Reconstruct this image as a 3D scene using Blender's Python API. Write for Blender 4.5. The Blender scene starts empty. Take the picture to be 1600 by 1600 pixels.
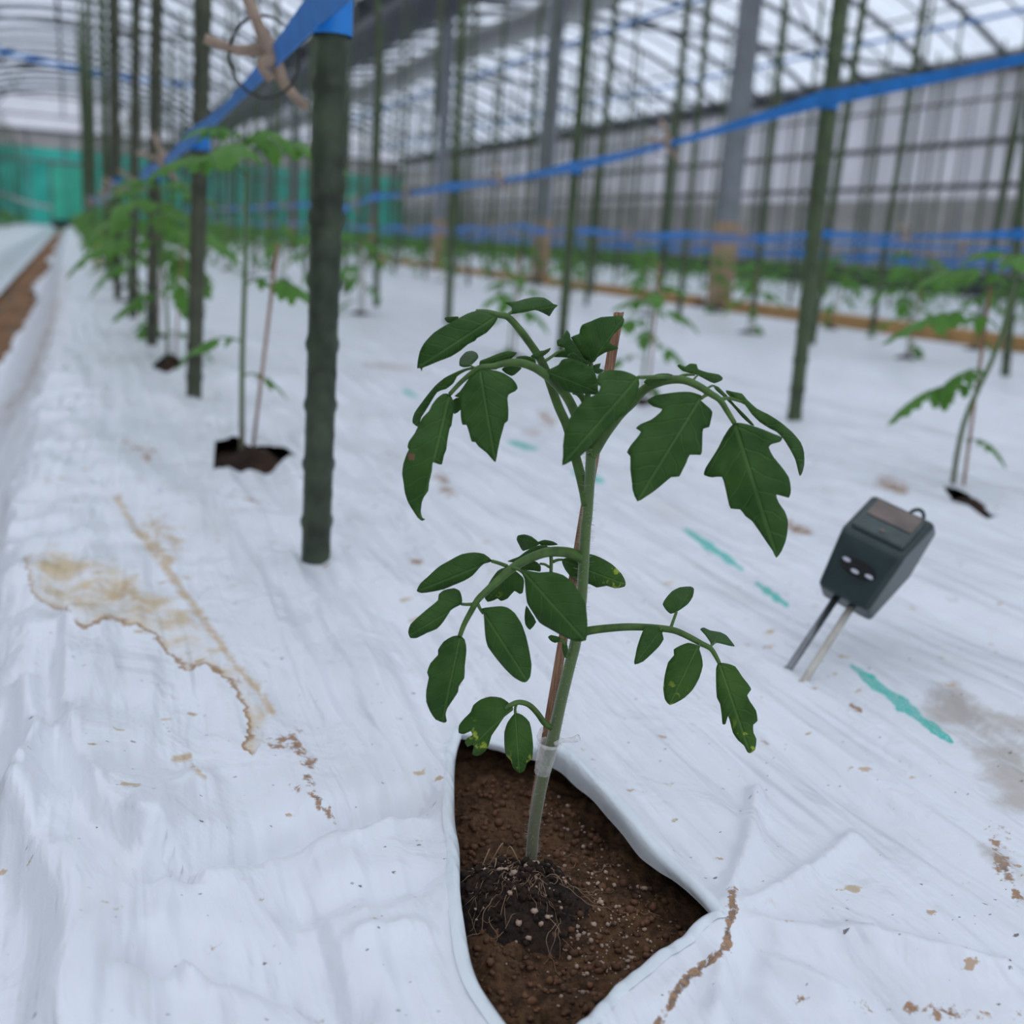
import bpy, bmesh, math, random
import numpy as np
from mathutils import Vector, Matrix, noise
from mathutils.geometry import delaunay_2d_cdt

sc = bpy.context.scene
COL = sc.collection
rng = random.Random(7)

# ------------------------------------------------------------------ camera
F = 1680.0; VPX, VPY = 108.0, 340.0; SLOPE = 0.065; CAM_H = 0.22
def _n(v): return v/np.linalg.norm(v)
def _pc(x, y): return np.array([x-800.0, 800.0-y, -F])
_Y = _n(_pc(VPX, VPY)); _Z = _n(np.cross(np.array([1, -SLOPE, 0.0]), _Y))
if _Z[1] < 0: _Z = -_Z
_X = np.cross(_Y, _Z)
R = np.array([_X, _Y, _Z])
O = np.array([0, 0, CAM_H])
cam = bpy.data.cameras.new('camera'); camo = bpy.data.objects.new('camera', cam); COL.objects.link(camo)
M = Matrix.Identity(4)
for i in range(3):
    for j in range(3): M[i][j] = R[i][j]
M[2][3] = CAM_H
camo.matrix_world = M
cam.sensor_width = 36.0; cam.lens = F/1600*36
cam.clip_start = 0.01; cam.clip_end = 300
cam.dof.use_dof = True; cam.dof.focus_distance = 0.385; cam.dof.aperture_fstop = 9.5
sc.camera = camo

# ------------------------------------------------------------------ light
sc.view_settings.view_transform = 'Standard'; sc.view_settings.look = 'None'
sc.view_settings.exposure = 0.39; sc.view_settings.gamma = 1.0
sc.view_settings.use_curve_mapping = False
world = bpy.data.worlds.new('overcast_sky'); sc.world = world; world.use_nodes = True
wn = world.node_tree.nodes; wl = world.node_tree.links
bg = wn['Background']
tc = wn.new('ShaderNodeTexCoord'); sx = wn.new('ShaderNodeSeparateXYZ'); mr = wn.new('ShaderNodeMapRange')
cr = wn.new('ShaderNodeValToRGB')
wl.new(tc.outputs['Generated'], sx.inputs[0]); wl.new(sx.outputs['Z'], mr.inputs['Value'])
mr.inputs['From Min'].default_value = -0.05; mr.inputs['From Max'].default_value = 1.0
wl.new(mr.outputs[0], cr.inputs[0])
cr.color_ramp.elements[0].position = 0.0; cr.color_ramp.elements[0].color = (0.10, 0.11, 0.12, 1)
cr.color_ramp.elements[1].position = 1.0; cr.color_ramp.elements[1].color = (1.0, 1.06, 1.16, 1)
e = cr.color_ramp.elements.new(0.06); e.color = (0.54, 0.61, 0.73, 1)
wl.new(cr.outputs[0], bg.inputs['Color']); bg.inputs['Strength'].default_value = 1.08

# ------------------------------------------------------------------ pixel helpers (planning points in space)
def ray(px, py): return R @ _pc(px, py)
def ground(px, py, z=0.0):
    d = ray(px, py); return O + d*((z-CAM_H)/d[2])
def at(px, py, dep): return O + ray(px, py)*(dep/F)
def at_Y(px, py, Y):
    d = ray(px, py); return O + d*(Y/d[1])
def proj(p):
    c = R.T @ (np.asarray(p, float)-O); return 800-F*c[0]/c[2], 800+F*c[1]/c[2], -c[2]

# ------------------------------------------------------------------ materials
def mat(name):
    m = bpy.data.materials.new(name); m.use_nodes = True
    return m, m.node_tree.nodes, m.node_tree.links, m.node_tree.nodes['Principled BSDF']
def N(nt, t, **kw):
    n = nt.new(t)
    for k, v in kw.items(): setattr(n, k, v)
    return n
def simple(name, col, rough=0.6, var=0.25, scale=60.0, metal=0.0, bump=0.0, spec=0.4):
    m, nt, lk, b = mat(name)
    t = N(nt, 'ShaderNodeTexCoord'); nz = N(nt, 'ShaderNodeTexNoise'); nz.inputs['Scale'].default_value = scale
    nz.inputs['Detail'].default_value = 5
    lk.new(t.outputs['Object'], nz.inputs['Vector'])
    r = N(nt, 'ShaderNodeValToRGB')
    r.color_ramp.elements[0].position = 0.3; r.color_ramp.elements[1].position = 0.7
    r.color_ramp.elements[0].color = (*[c*(1-var) for c in col], 1)
    r.color_ramp.elements[1].color = (*[min(1, c*(1+var)) for c in col], 1)
    lk.new(nz.outputs['Fac'], r.inputs[0]); lk.new(r.outputs[0], b.inputs['Base Color'])
    b.inputs['Roughness'].default_value = rough; b.inputs['Metallic'].default_value = metal
    b.inputs['Specular IOR Level'].default_value = spec
    if bump:
        bp = N(nt, 'ShaderNodeBump'); bp.inputs['Strength'].default_value = bump; bp.inputs['Distance'].default_value = 0.002
        lk.new(nz.outputs['Fac'], bp.inputs['Height']); lk.new(bp.outputs[0], b.inputs['Normal'])
    return m
def math_(nt, lk, op, a, b=None, c=None, clamp=False):
    n = N(nt, 'ShaderNodeMath', operation=op, use_clamp=clamp)
    for i, v in enumerate((a, b, c)):
        if v is None: continue
        if isinstance(v, (int, float)): n.inputs[i].default_value = v
        else: lk.new(v, n.inputs[i])
    return n.outputs[0]
def smooth(nt, lk, v, lo, hi, a=0.0, b=1.0):
    n = N(nt, 'ShaderNodeMapRange', interpolation_type='SMOOTHSTEP')
    lk.new(v, n.inputs['Value'])
    for k, x in (('From Min', lo), ('From Max', hi), ('To Min', a), ('To Max', b)): n.inputs[k].default_value = x
    return n.outputs[0]
def mixc(nt, lk, fac, a, b):
    n = N(nt, 'ShaderNodeMix', data_type='RGBA')
    if isinstance(fac, (int, float)): n.inputs[0].default_value = fac
    else: lk.new(fac, n.inputs[0])
    for i, v in ((6, a), (7, b)):
        if isinstance(v, tuple): n.inputs[i].default_value = (*v, 1)
        else: lk.new(v, n.inputs[i])
    return n.outputs[2]
def noise_(nt, lk, vec, scale, detail=4.0, rough=0.55, mapscale=None, dist=0.0):
    if mapscale:
        mp = N(nt, 'ShaderNodeMapping'); mp.inputs['Scale'].default_value = mapscale
        lk.new(vec, mp.inputs['Vector']); vec = mp.outputs[0]
    n = N(nt, 'ShaderNodeTexNoise'); n.inputs['Scale'].default_value = scale
    n.inputs['Detail'].default_value = detail; n.inputs['Roughness'].default_value = rough
    n.inputs['Distortion'].default_value = dist
    lk.new(vec, n.inputs['Vector']); return n.outputs['Fac']

def leaf_material(name, dark, light, vein, yellow=False, rough=0.5, trans=0.10, spot=None):
    m, nt, lk, b = mat(name)
    uv = N(nt, 'ShaderNodeUVMap'); sp = N(nt, 'ShaderNodeSeparateXYZ'); lk.new(uv.outputs[0], sp.inputs[0])
    u = sp.outputs[0]; av = math_(nt, lk, 'ABSOLUTE', sp.outputs[1])
    tcn = N(nt, 'ShaderNodeTexCoord')
    mid = smooth(nt, lk, av, 0.006, 0.022, 1, 0)
    wob = noise_(nt, lk, uv.outputs[0], 5.0, 2)
    ph = math_(nt, lk, 'SUBTRACT', u, math_(nt, lk, 'MULTIPLY', av, 0.85))
    ph = math_(nt, lk, 'ADD', ph, math_(nt, lk, 'MULTIPLY', wob, 0.10))
    fr = math_(nt, lk, 'FRACT', math_(nt, lk, 'MULTIPLY', ph, 6.5))
    d = math_(nt, lk, 'ABSOLUTE', math_(nt, lk, 'SUBTRACT', fr, 0.5))
    sec = smooth(nt, lk, d, 0.02, 0.09, 1, 0)
    fade = smooth(nt, lk, av, 0.05, 0.34, 0.75, 0.15)
    sec = math_(nt, lk, 'MULTIPLY', sec, fade)
    v = math_(nt, lk, 'MAXIMUM', mid, sec)
    blot = noise_(nt, lk, tcn.outputs['Object'], 90, 4)
    base = mixc(nt, lk, smooth(nt, lk, blot, 0.3, 0.7), dark, light)
    fine = noise_(nt, lk, tcn.outputs['Object'], 900, 2)
    base = mixc(nt, lk, math_(nt, lk, 'MULTIPLY', smooth(nt, lk, fine, 0.45, 0.75), 0.35), base, light)
    base = mixc(nt, lk, math_(nt, lk, 'MULTIPLY', v, 0.38), base, vein)
    if yellow:
        yn = noise_(nt, lk, tcn.outputs['Object'], 260, 2)
        ymask = math_(nt, lk, 'MULTIPLY', smooth(nt, lk, yn, 0.58, 0.66), smooth(nt, lk, u, 0.55, 0.85))
        base = mixc(nt, lk, ymask, base, (0.34, 0.42, 0.05))
    if spot:      # a dead brown patch on the blade
        du = math_(nt, lk, 'SUBTRACT', u, spot[0]); dv = math_(nt, lk, 'SUBTRACT', sp.outputs[1], spot[1])
        rr_ = math_(nt, lk, 'SQRT', math_(nt, lk, 'ADD', math_(nt, lk, 'MULTIPLY', du, du), math_(nt, lk, 'MULTIPLY', dv, dv)))
        rr_ = math_(nt, lk, 'ADD', rr_, math_(nt, lk, 'MULTIPLY', math_(nt, lk, 'SUBTRACT', noise_(nt, lk, uv.outputs[0], 40, 2), 0.5), 0.05))
        base = mixc(nt, lk, smooth(nt, lk, rr_, spot[2]*.7, spot[2], 1, 0), base, (0.17, 0.09, 0.05))
    lk.new(base, b.inputs['Base Color'])
    b.inputs['Roughness'].default_value = rough; b.inputs['Specular IOR Level'].default_value = 0.20
    b.inputs['Sheen Weight'].default_value = 0.04; b.inputs['Sheen Roughness'].default_value = 0.5
    bp = N(nt, 'ShaderNodeBump'); bp.inputs['Strength'].default_value = 0.55; bp.inputs['Distance'].default_value = 0.0012
    hgt = math_(nt, lk, 'SUBTRACT', math_(nt, lk, 'MULTIPLY', fine, 0.15), v)
    lk.new(hgt, bp.inputs['Height']); lk.new(bp.outputs[0], b.inputs['Normal'])
    tr = N(nt, 'ShaderNodeBsdfTranslucent'); lk.new(mixc(nt, lk, 0.5, base, (0.18, 0.42, 0.05)), tr.inputs['Color'])
    mx = N(nt, 'ShaderNodeMixShader'); mx.inputs[0].default_value = trans
    lk.new(b.outputs[0], mx.inputs[1]); lk.new(tr.outputs[0], mx.inputs[2])
    lk.new(mx.outputs[0], nt['Material Output'].inputs['Surface'])
    return m
LEAF = leaf_material('tomato_leaf', (0.022, 0.068, 0.009), (0.040, 0.105, 0.016), (0.10, 0.20, 0.05))
LEAFS = leaf_material('tomato_leaf_scorched', (0.022, 0.068, 0.009), (0.040, 0.105, 0.016), (0.10, 0.20, 0.05), spot=(0.545, 0.180, 0.034))
LEAFY = leaf_material('tomato_leaf_old', (0.026, 0.078, 0.009), (0.048, 0.118, 0.016), (0.13, 0.23, 0.06), yellow=True)
LEAF_BACKLIT = leaf_material('seedling_leaf_backlit', (0.042, 0.135, 0.016), (0.080, 0.21, 0.030), (0.12, 0.27, 0.05), trans=0.32)  # background seedlings: their backlit brightness is put into a lighter leaf green

def stem_material():
    m, nt, lk, b = mat('tomato_stem')
    t = N(nt, 'ShaderNodeTexCoord'); sp = N(nt, 'ShaderNodeSeparateXYZ'); lk.new(t.outputs['Object'], sp.inputs[0])
    f = smooth(nt, lk, sp.outputs['Z'], 0.005, 0.085)
    nz = noise_(nt, lk, t.outputs['Object'], 300, 4)
    c = mixc(nt, lk, f, (0.15, 0.13, 0.085), (0.085, 0.145, 0.028))
    c = mixc(nt, lk, math_(nt, lk, 'MULTIPLY', nz, 0.5), c, (0.06, 0.12, 0.03))
    lk.new(c, b.inputs['Base Color']); b.inputs['Roughness'].default_value = 0.5
    b.inputs['Sheen Weight'].default_value = 0.4; b.inputs['Subsurface Weight'].default_value = 0.0
    return m
STEM = stem_material()
PETIOLE = simple('tomato_petiole', (0.062, 0.125, 0.022), 0.5, 0.3, 250)
HAIR = simple('stem_hair', (0.45, 0.50, 0.38), 0.5, 0.1)

def film_material(name, tint, marks=True):
    m, nt, lk, b = mat(name)
    t = N(nt, 'ShaderNodeTexCoord'); P = t.outputs['Object']
    base = mixc(nt, lk, smooth(nt, lk, noise_(nt, lk, P, 9, 4, mapscale=(1.6, 0.6, 1)), 0.35, 0.7), tint, tuple(c*0.94 for c in tint))
    # faint dirty veil running along the rows
    veil = smooth(nt, lk, noise_(nt, lk, P, 5, 6, 0.6, mapscale=(3.5, 0.8, 1)), 0.52, 0.80, 0, 0.28)
    base = mixc(nt, lk, veil, base, (0.52, 0.43, 0.33))
    rough_mask = None
    if marks:
        at_ = lambda n: N(nt, 'ShaderNodeAttribute', attribute_name=n).outputs['Fac']
        n1 = noise_(nt, lk, P, 120, 5, 0.62); n2 = noise_(nt, lk, P, 420, 4, 0.6); n3 = noise_(nt, lk, P, 45, 4, 0.6)
        # dried puddle: pale inside, brown tide line on its rim
        sa = math_(nt, lk, 'ADD', at_('puddle'), math_(nt, lk, 'MULTIPLY', math_(nt, lk, 'SUBTRACT', n1, 0.5), 0.9))
        sa = math_(nt, lk, 'ADD', sa, math_(nt, lk, 'MULTIPLY', math_(nt, lk, 'SUBTRACT', n3, 0.5), 0.9))
        inside = math_(nt, lk, 'MAXIMUM', smooth(nt, lk, sa, 0.0, 0.95), math_(nt, lk, 'MULTIPLY', smooth(nt, lk, sa, 0.0, 0.08), at_('rim')))
        dens = math_(nt, lk, 'MULTIPLY', inside, smooth(nt, lk, n3, 0.34, 0.66, 0.14, 0.85))
        base = mixc(nt, lk, dens, base, (0.60, 0.42, 0.18))
        rim = math_(nt, lk, 'MULTIPLY', smooth(nt, lk, sa, -0.02, 0.03), smooth(nt, lk, sa, 0.05, 0.26, 1, 0))
        rim = math_(nt, lk, 'MULTIPLY', rim, smooth(nt, lk, at_('rim'), 0.2, 0.8))
        base = mixc(nt, lk, math_(nt, lk, 'MULTIPLY', rim, 0.95), base, (0.33, 0.17, 0.055))
        sb = math_(nt, lk, 'ADD', at_('streak'), math_(nt, lk, 'MULTIPLY', math_(nt, lk, 'SUBTRACT', n1, 0.5), 1.7))
        sb = math_(nt, lk, 'ADD', sb, math_(nt, lk, 'MULTIPLY', math_(nt, lk, 'SUBTRACT', n3, 0.55), 1.2))
        base = mixc(nt, lk, smooth(nt, lk, sb, 0.30, 0.95, 0, 0.8), base, (0.56, 0.38, 0.18))
        # clods and mud
        md = math_(nt, lk, 'ADD', at_('mud'), math_(nt, lk, 'MULTIPLY', math_(nt, lk, 'SUBTRACT', n2, 0.5), 1.3))
        md = math_(nt, lk, 'ADD', md, math_(nt, lk, 'MULTIPLY', math_(nt, lk, 'SUBTRACT', n1, 0.5), 1.6))
        mudm = smooth(nt, lk, md, 0.46, 0.74)
        mudc = mixc(nt, lk, smooth(nt, lk, n2, 0.35, 0.65), (0.12, 0.055, 0.018), (0.38, 0.19, 0.07))
        base = mixc(nt, lk, math_(nt, lk, 'MULTIPLY', mudm, 0.9), base, mudc)
        dm = math_(nt, lk, 'ADD', at_('dirt'), math_(nt, lk, 'MULTIPLY', math_(nt, lk, 'SUBTRACT', n3, 0.5), 1.6))
        base = mixc(nt, lk, smooth(nt, lk, dm, 0.30, 0.85, 0, 0.65), base, (0.38, 0.31, 0.24))
        # teal print
        pm = math_(nt, lk, 'ADD', at_('print'), math_(nt, lk, 'MULTIPLY', math_(nt, lk, 'SUBTRACT', n1, 0.5), 1.1))
        sv = N(nt, 'ShaderNodeTexWave'); sv.inputs['Scale'].default_value = 95; sv.inputs['Distortion'].default_value = 14; sv.inputs['Detail'].default_value = 3
        sv.inputs['Detail Scale'].default_value = 3
        mp = N(nt, 'ShaderNodeMapping'); mp.inputs['Rotation'].default_value = (0, 0, 0.9); lk.new(P, mp.inputs[0]); lk.new(mp.outputs[0], sv.inputs[0])
        pk = math_(nt, lk, 'MULTIPLY', smooth(nt, lk, pm, 0.42, 0.60), smooth(nt, lk, sv.outputs['Fac'], 0.05, 0.4, 0.55, 1))
        base = mixc(nt, lk, pk, base, (0.03, 0.50, 0.42))
        # splash spots of three sizes
        for sc_, dens_, rad, col_, k in ((70, 0.76, 0.20, (0.54, 0.36, 0.16), 0.75), (130, 0.84, 0.24, (0.46, 0.27, 0.11), 0.8), (330, 0.93, 0.24, (0.10, 0.06, 0.035), 0.85), (560, 0.95, 0.26, (0.04, 0.03, 0.025), 0.85)):
            vo = N(nt, 'ShaderNodeTexVoronoi'); vo.inputs['Scale'].default_value = sc_
            mp = N(nt, 'ShaderNodeMapping'); mp.inputs['Rotation'].default_value = (0, 0, 0.5); mp.inputs['Scale'].default_value = (0.62, 1.0, 1.0); mp.inputs['Location'].default_value = (sc_*0.13, 0, 0)
            fl = N(nt, 'ShaderNodeVectorMath', operation='MULTIPLY'); fl.inputs[1].default_value = (1, 1, 0)
            lk.new(P, fl.inputs[0]); lk.new(fl.outputs[0], mp.inputs[0])
            nzv = N(nt, 'ShaderNodeVectorMath', operation='ADD'); nn = N(nt, 'ShaderNodeTexNoise'); nn.inputs['Scale'].default_value = sc_*5
            lk.new(P, nn.inputs['Vector'])
            sm = N(nt, 'ShaderNodeVectorMath', operation='SCALE'); sm.inputs['Scale'].default_value = 0.35/sc_; lk.new(nn.outputs['Color'], sm.inputs[0])
            lk.new(mp.outputs[0], nzv.inputs[0]); lk.new(sm.outputs[0], nzv.inputs[1]); lk.new(nzv.outputs[0], vo.inputs['Vector'])
            cs = N(nt, 'ShaderNodeSeparateColor'); lk.new(vo.outputs['Color'], cs.inputs[0])
            rr = math_(nt, lk, 'MULTIPLY', cs.outputs[1], rad)
            dd = math_(nt, lk, 'SUBTRACT', vo.outputs['Distance'], rr)
            sp = math_(nt, lk, 'MULTIPLY', smooth(nt, lk, dd, -0.05, 0.03, 1, 0), smooth(nt, lk, cs.outputs[0], dens_, dens_+0.02))
            base = mixc(nt, lk, math_(nt, lk, 'MULTIPLY', sp, k), base, col_)
        rough_mask = mudm
    lk.new(base, b.inputs['Base Color'])
    b.inputs['Roughness'].default_value = 0.28; b.inputs['Specular IOR Level'].default_value = 0.5
    if rough_mask is not None: lk.new(smooth(nt, lk, rough_mask, 0, 1, 0.28, 0.9), b.inputs['Roughness'])
    w1 = noise_(nt, lk, P, 1, 3, 0.45, mapscale=(46, 5, 20), dist=0.5)
    w2 = noise_(nt, lk, P, 1, 4, 0.55, mapscale=(24, 16, 20), dist=0.6)
    w3 = noise_(nt, lk, P, 600, 3)
    # streaky creases: rotate a second set a little against the rows
    mp = N(nt, 'ShaderNodeMapping'); mp.inputs['Rotation'].default_value = (0, 0, 0.25); mp.inputs['Scale'].default_value = (75, 5, 10)
    lk.new(P, mp.inputs[0]); w4 = noise_(nt, lk, mp.outputs[0], 1, 2, 0.4)
    hh = math_(nt, lk, 'ADD', math_(nt, lk, 'MULTIPLY', w1, 0.9), math_(nt, lk, 'MULTIPLY', w2, 0.8))
    hh = math_(nt, lk, 'ADD', hh, math_(nt, lk, 'MULTIPLY', w4, 0.55))
    hh = math_(nt, lk, 'ADD', hh, math_(nt, lk, 'MULTIPLY', w3, 0.02))
    bp = N(nt, 'ShaderNodeBump'); bp.inputs['Strength'].default_value = 0.62; bp.inputs['Distance'].default_value = 0.010
    lk.new(hh, bp.inputs['Height']); lk.new(bp.outputs[0], b.inputs['Normal'])
    return m
FILM = film_material('white_mulch', (0.80, 0.82, 0.86))
FILM2 = film_material('white_mulch_plain', (0.74, 0.79, 0.82), marks=False)

def soil_material(name, dark, light, scale=220, dist=0.004, rough=0.9):
    m, nt, lk, b = mat(name)
    t = N(nt, 'ShaderNodeTexCoord'); P = t.outputs['Object']
    a = noise_(nt, lk, P, scale, 8, 0.65); c = noise_(nt, lk, P, scale*0.18, 5)
    mx = math_(nt, lk, 'ADD', math_(nt, lk, 'MULTIPLY', a, 0.55), math_(nt, lk, 'MULTIPLY', c, 0.45))
    lk.new(mixc(nt, lk, smooth(nt, lk, mx, 0.34, 0.66), dark, light), b.inputs['Base Color'])
    b.inputs['Roughness'].default_value = rough; b.inputs['Specular IOR Level'].default_value = 0.25
    bp = N(nt, 'ShaderNodeBump'); bp.inputs['Strength'].default_value = 0.8; bp.inputs['Distance'].default_value = dist
    lk.new(a, bp.inputs['Height']); lk.new(bp.outputs[0], b.inputs['Normal'])
    return m
SOIL = soil_material('moist_soil', (0.034, 0.016, 0.008), (0.155, 0.080, 0.036), 330, 0.003)
PEAT = soil_material('peat', (0.007, 0.005, 0.004), (0.050, 0.028, 0.018), 600, 0.002, 0.8)
DRY = soil_material('dry_soil', (0.16, 0.075, 0.030), (0.34, 0.18, 0.085), 40, 0.02)
DARKSOIL = soil_material('hole_soil', (0.012, 0.008, 0.006), (0.06, 0.03, 0.018), 150, 0.004)
PERLITE = simple('perlite', (0.40, 0.28, 0.21), 0.8, 0.35, 40)
CRUMB = simple('soil_crumb', (0.11, 0.050, 0.024), 0.85, 0.5, 90)
ROOT = simple('root', (0.27, 0.17, 0.10), 0.6, 0.35, 80)
POSTM = simple('green_post', (0.036, 0.050, 0.027), 0.5, 0.6, 55, bump=0.3)
POSTG = simple('olive_post', (0.060, 0.085, 0.036), 0.45, 0.4, 30, bump=0.2)
POSTD = simple('weathered_post', (0.058, 0.062, 0.036), 0.55, 0.5, 25, bump=0.2)
TAPE = simple('blue_tape', (0.014, 0.19, 0.56), 0.38, 0.2, 30)
WOOD = simple('clip_wood', (0.36, 0.26, 0.19), 0.6, 0.3, 60)
WIRE = simple('clip_wire', (0.05, 0.045, 0.04), 0.4, 0.3, 60, metal=0.6)
STEEL = simple('galvanised_steel', (0.22, 0.235, 0.25), 0.5, 0.2, 8, metal=0.3)
DSTEEL = simple('dark_steel', (0.060, 0.065, 0.075), 0.6, 0.25, 8)
TAN = simple('tan_sleeve', (0.33, 0.23, 0.14), 0.7, 0.3, 15)
BOARD = simple('rusty_board', (0.42, 0.24, 0.09), 0.7, 0.3, 10)
DUCT = simple('grey_duct', (0.42, 0.43, 0.42), 0.5, 0.15, 5)
YELLOW = simple('yellow_plastic', (0.75, 0.48, 0.06), 0.5, 0.15, 40)
PLASTIC = simple('meter_green', (0.012, 0.028, 0.028), 0.38, 0.25, 90, spec=0.5)
PANELM = simple('meter_panel', (0.030, 0.050, 0.047), 0.35, 0.3, 150, spec=0.5)
WINDOW = simple('meter_window', (0.11, 0.075, 0.060), 0.15, 0.35, 70, spec=0.6)
BLACK = simple('black_plastic', (0.010, 0.009, 0.010), 0.4, 0.3, 60)
WHITE = simple('white_mark', (0.55, 0.55, 0.60), 0.5, 0.1)
PROBE1 = simple('steel_probe', (0.20, 0.21, 0.22), 0.3, 0.2, 90, metal=0.8)
PROBE2 = simple('zinc_probe', (0.48, 0.45, 0.40), 0.5, 0.2, 90, metal=0.1)
NETG = simple('grey_net', (0.36, 0.335, 0.315), 0.8, 0.2, 3)
BAND = simple('grey_band', (0.50, 0.47, 0.45), 0.7, 0.12, 3)
BASEM = simple('dark_skirt', (0.045, 0.045, 0.05), 0.8, 0.2, 3)
HILLM = simple('hill', (0.13, 0.11, 0.08), 0.9, 0.4, 0.5)
def stick_material():
    m, nt, lk, b = mat('split_wood')
    t = N(nt, 'ShaderNodeTexCoord')
    g = noise_(nt, lk, t.outputs['Object'], 1, 5, 0.6, mapscale=(1500, 1500, 60))
    lk.new(mixc(nt, lk, smooth(nt, lk, g, 0.3, 0.7), (0.20, 0.085, 0.045), (0.46, 0.25, 0.15)), b.inputs['Base Color'])
    b.inputs['Roughness'].default_value = 0.65
    bp = N(nt, 'ShaderNodeBump'); bp.inputs['Strength'].default_value = 0.6; bp.inputs['Distance'].default_value = 0.0006
    lk.new(g, bp.inputs['Height']); lk.new(bp.outputs[0], b.inputs['Normal']); return m
STICK = stick_material()
def clear_material():
    m, nt, lk, b = mat('clear_plastic')
    b.inputs['Base Color'].default_value = (0.92, 0.88, 0.86, 1); b.inputs['Roughness'].default_value = 0.18
    tr = N(nt, 'ShaderNodeBsdfTransparent'); mx = N(nt, 'ShaderNodeMixShader'); mx.inputs[0].default_value = 0.32
    fz = noise_(nt, lk, N(nt, 'ShaderNodeTexCoord').outputs['Object'], 300, 2)
    lk.new(smooth(nt, lk, fz, 0.3, 0.7, 0.22, 0.42), mx.inputs[0])
    lk.new(tr.outputs[0], mx.inputs[1]); lk.new(b.outputs[0], mx.inputs[2])
    lk.new(mx.outputs[0], nt['Material Output'].inputs['Surface']); return m
CLEAR = clear_material()
def sheet_material(name, col, clear, lo=0.85, hi=1.0, mscale=(1.5, 6, 1)):
    # greenhouse film: part clear, part milky
    m, nt, lk, b = mat(name)
    t = N(nt, 'ShaderNodeTexCoord')
    nz = noise_(nt, lk, t.outputs['Object'], 1.0, 5, 0.6, mapscale=mscale)
    c = mixc(nt, lk, smooth(nt, lk, nz, 0.3, 0.7), tuple(x*lo for x in col), tuple(min(1, x*hi) for x in col))
    tr = N(nt, 'ShaderNodeBsdfTransparent'); lk.new(c, tr.inputs[0])
    tl = N(nt, 'ShaderNodeBsdfTranslucent'); lk.new(c, tl.inputs[0])
    df = N(nt, 'ShaderNodeBsdfDiffuse'); lk.new(c, df.inputs[0])
    m1 = N(nt, 'ShaderNodeMixShader'); m1.inputs[0].default_value = 0.35
    lk.new(tl.outputs[0], m1.inputs[1]); lk.new(df.outputs[0], m1.inputs[2])
    m2 = N(nt, 'ShaderNodeMixShader'); m2.inputs[0].default_value = clear
    lk.new(m1.outputs[0], m2.inputs[1]); lk.new(tr.outputs[0], m2.inputs[2])
    nt.remove(b); lk.new(m2.outputs[0], nt['Material Output'].inputs['Surface']); return m
ROOF = sheet_material('roof_film', (0.93, 0.95, 0.98), 0.72, 0.80, 1.02, (1.2, 14, 2))
WALLF = sheet_material('wall_film', (0.84, 0.84, 0.87), 0.45)
TEAL = sheet_material('teal_sheet', (0.20, 0.76, 0.68), 0.10, 0.8, 1.05, (2, 2, 2))
TEALD = sheet_material('teal_door', (0.30, 0.93, 0.78), 0.10, 0.9, 1.05, (2, 2, 2))

# ------------------------------------------------------------------ mesh helpers
def link(o, parent=None):
    COL.objects.link(o)
    if parent is not None: o.parent = parent
    return o
def mesh(name, verts, faces, sm=True, uv=None):
    me = bpy.data.meshes.new(name)
    me.from_pydata([tuple(map(float, v)) for v in verts], [], [tuple(f) for f in faces])
    if uv is not None:
        l = me.uv_layers.new(name='UVMap')
        idx = np.empty(len(me.loops), dtype=np.int32); me.loops.foreach_get('vertex_index', idx)
        l.data.foreach_set('uv', np.asarray(uv, dtype=np.float32)[idx].ravel())
    if sm: me.polygons.foreach_set('use_smooth', [True]*len(me.polygons))
    me.update(); return me
def obj(name, geo, m, parent=None, sm=True):
    v, f = geo[0], geo[1]; uv = geo[2] if len(geo) > 2 else None
    me = mesh(name, v, f, sm, uv); me.materials.append(m)
    return link(bpy.data.objects.new(name, me), parent)
def empty(name, loc=(0, 0, 0)):
    o = bpy.data.objects.new(name, None); o.empty_display_size = 0.02; o.location = tuple(map(float, loc)); return link(o)
def tag(o, label=None, cat=None, group=None, kind=None):
    if label: o['label'] = label
    if cat: o['category'] = cat
    if group: o['group'] = group
    if kind: o['kind'] = kind
    return o
def keep(o, parent):      # parent at build coordinates: the child keeps its place
    o.parent = parent; o.matrix_parent_inverse = Matrix.Translation(-Vector(parent.location)); return o
def join(*geos):
    V, Fc, U = [], [], []
    for g in geos:
        n = len(V); V.extend([tuple(p) for p in g[0]]); Fc.extend([tuple(i+n for i in f) for f in g[1]])
        U.extend(list(g[2]) if len(g) > 2 and g[2] is not None else [(0.5, 0.3)]*len(g[0]))
    return V, Fc, U
def tube(path, rad, seg=8, cap=True):
    P = [np.asarray(p, float) for p in path]; n = len(P)
    r = [rad]*n if isinstance(rad, (int, float)) else list(np.interp(np.linspace(0, 1, n), np.linspace(0, 1, len(rad)), rad))
    V, Fc = [], []; ref = None
    for i in range(n):
        t = P[min(i+1, n-1)]-P[max(i-1, 0)]; t = t/(np.linalg.norm(t)+1e-12)
        if ref is None: ref = np.array([1.0, 0, 0]) if abs(t[0]) < 0.8 else np.array([0, 1.0, 0])
        a = ref-t*np.dot(ref, t); a /= np.linalg.norm(a)+1e-12; ref = a; b = np.cross(t, a)
        for k in range(seg):
            an = 2*math.pi*k/seg; V.append(P[i]+r[i]*(math.cos(an)*a+math.sin(an)*b))
    for i in range(n-1):
        for k in range(seg):
            k2 = (k+1) % seg; Fc.append((i*seg+k, i*seg+k2, (i+1)*seg+k2, (i+1)*seg+k))
    if cap:
        Fc.append(tuple(range(seg-1, -1, -1))); Fc.append(tuple((n-1)*seg+k for k in range(seg)))
    return V, Fc
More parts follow.
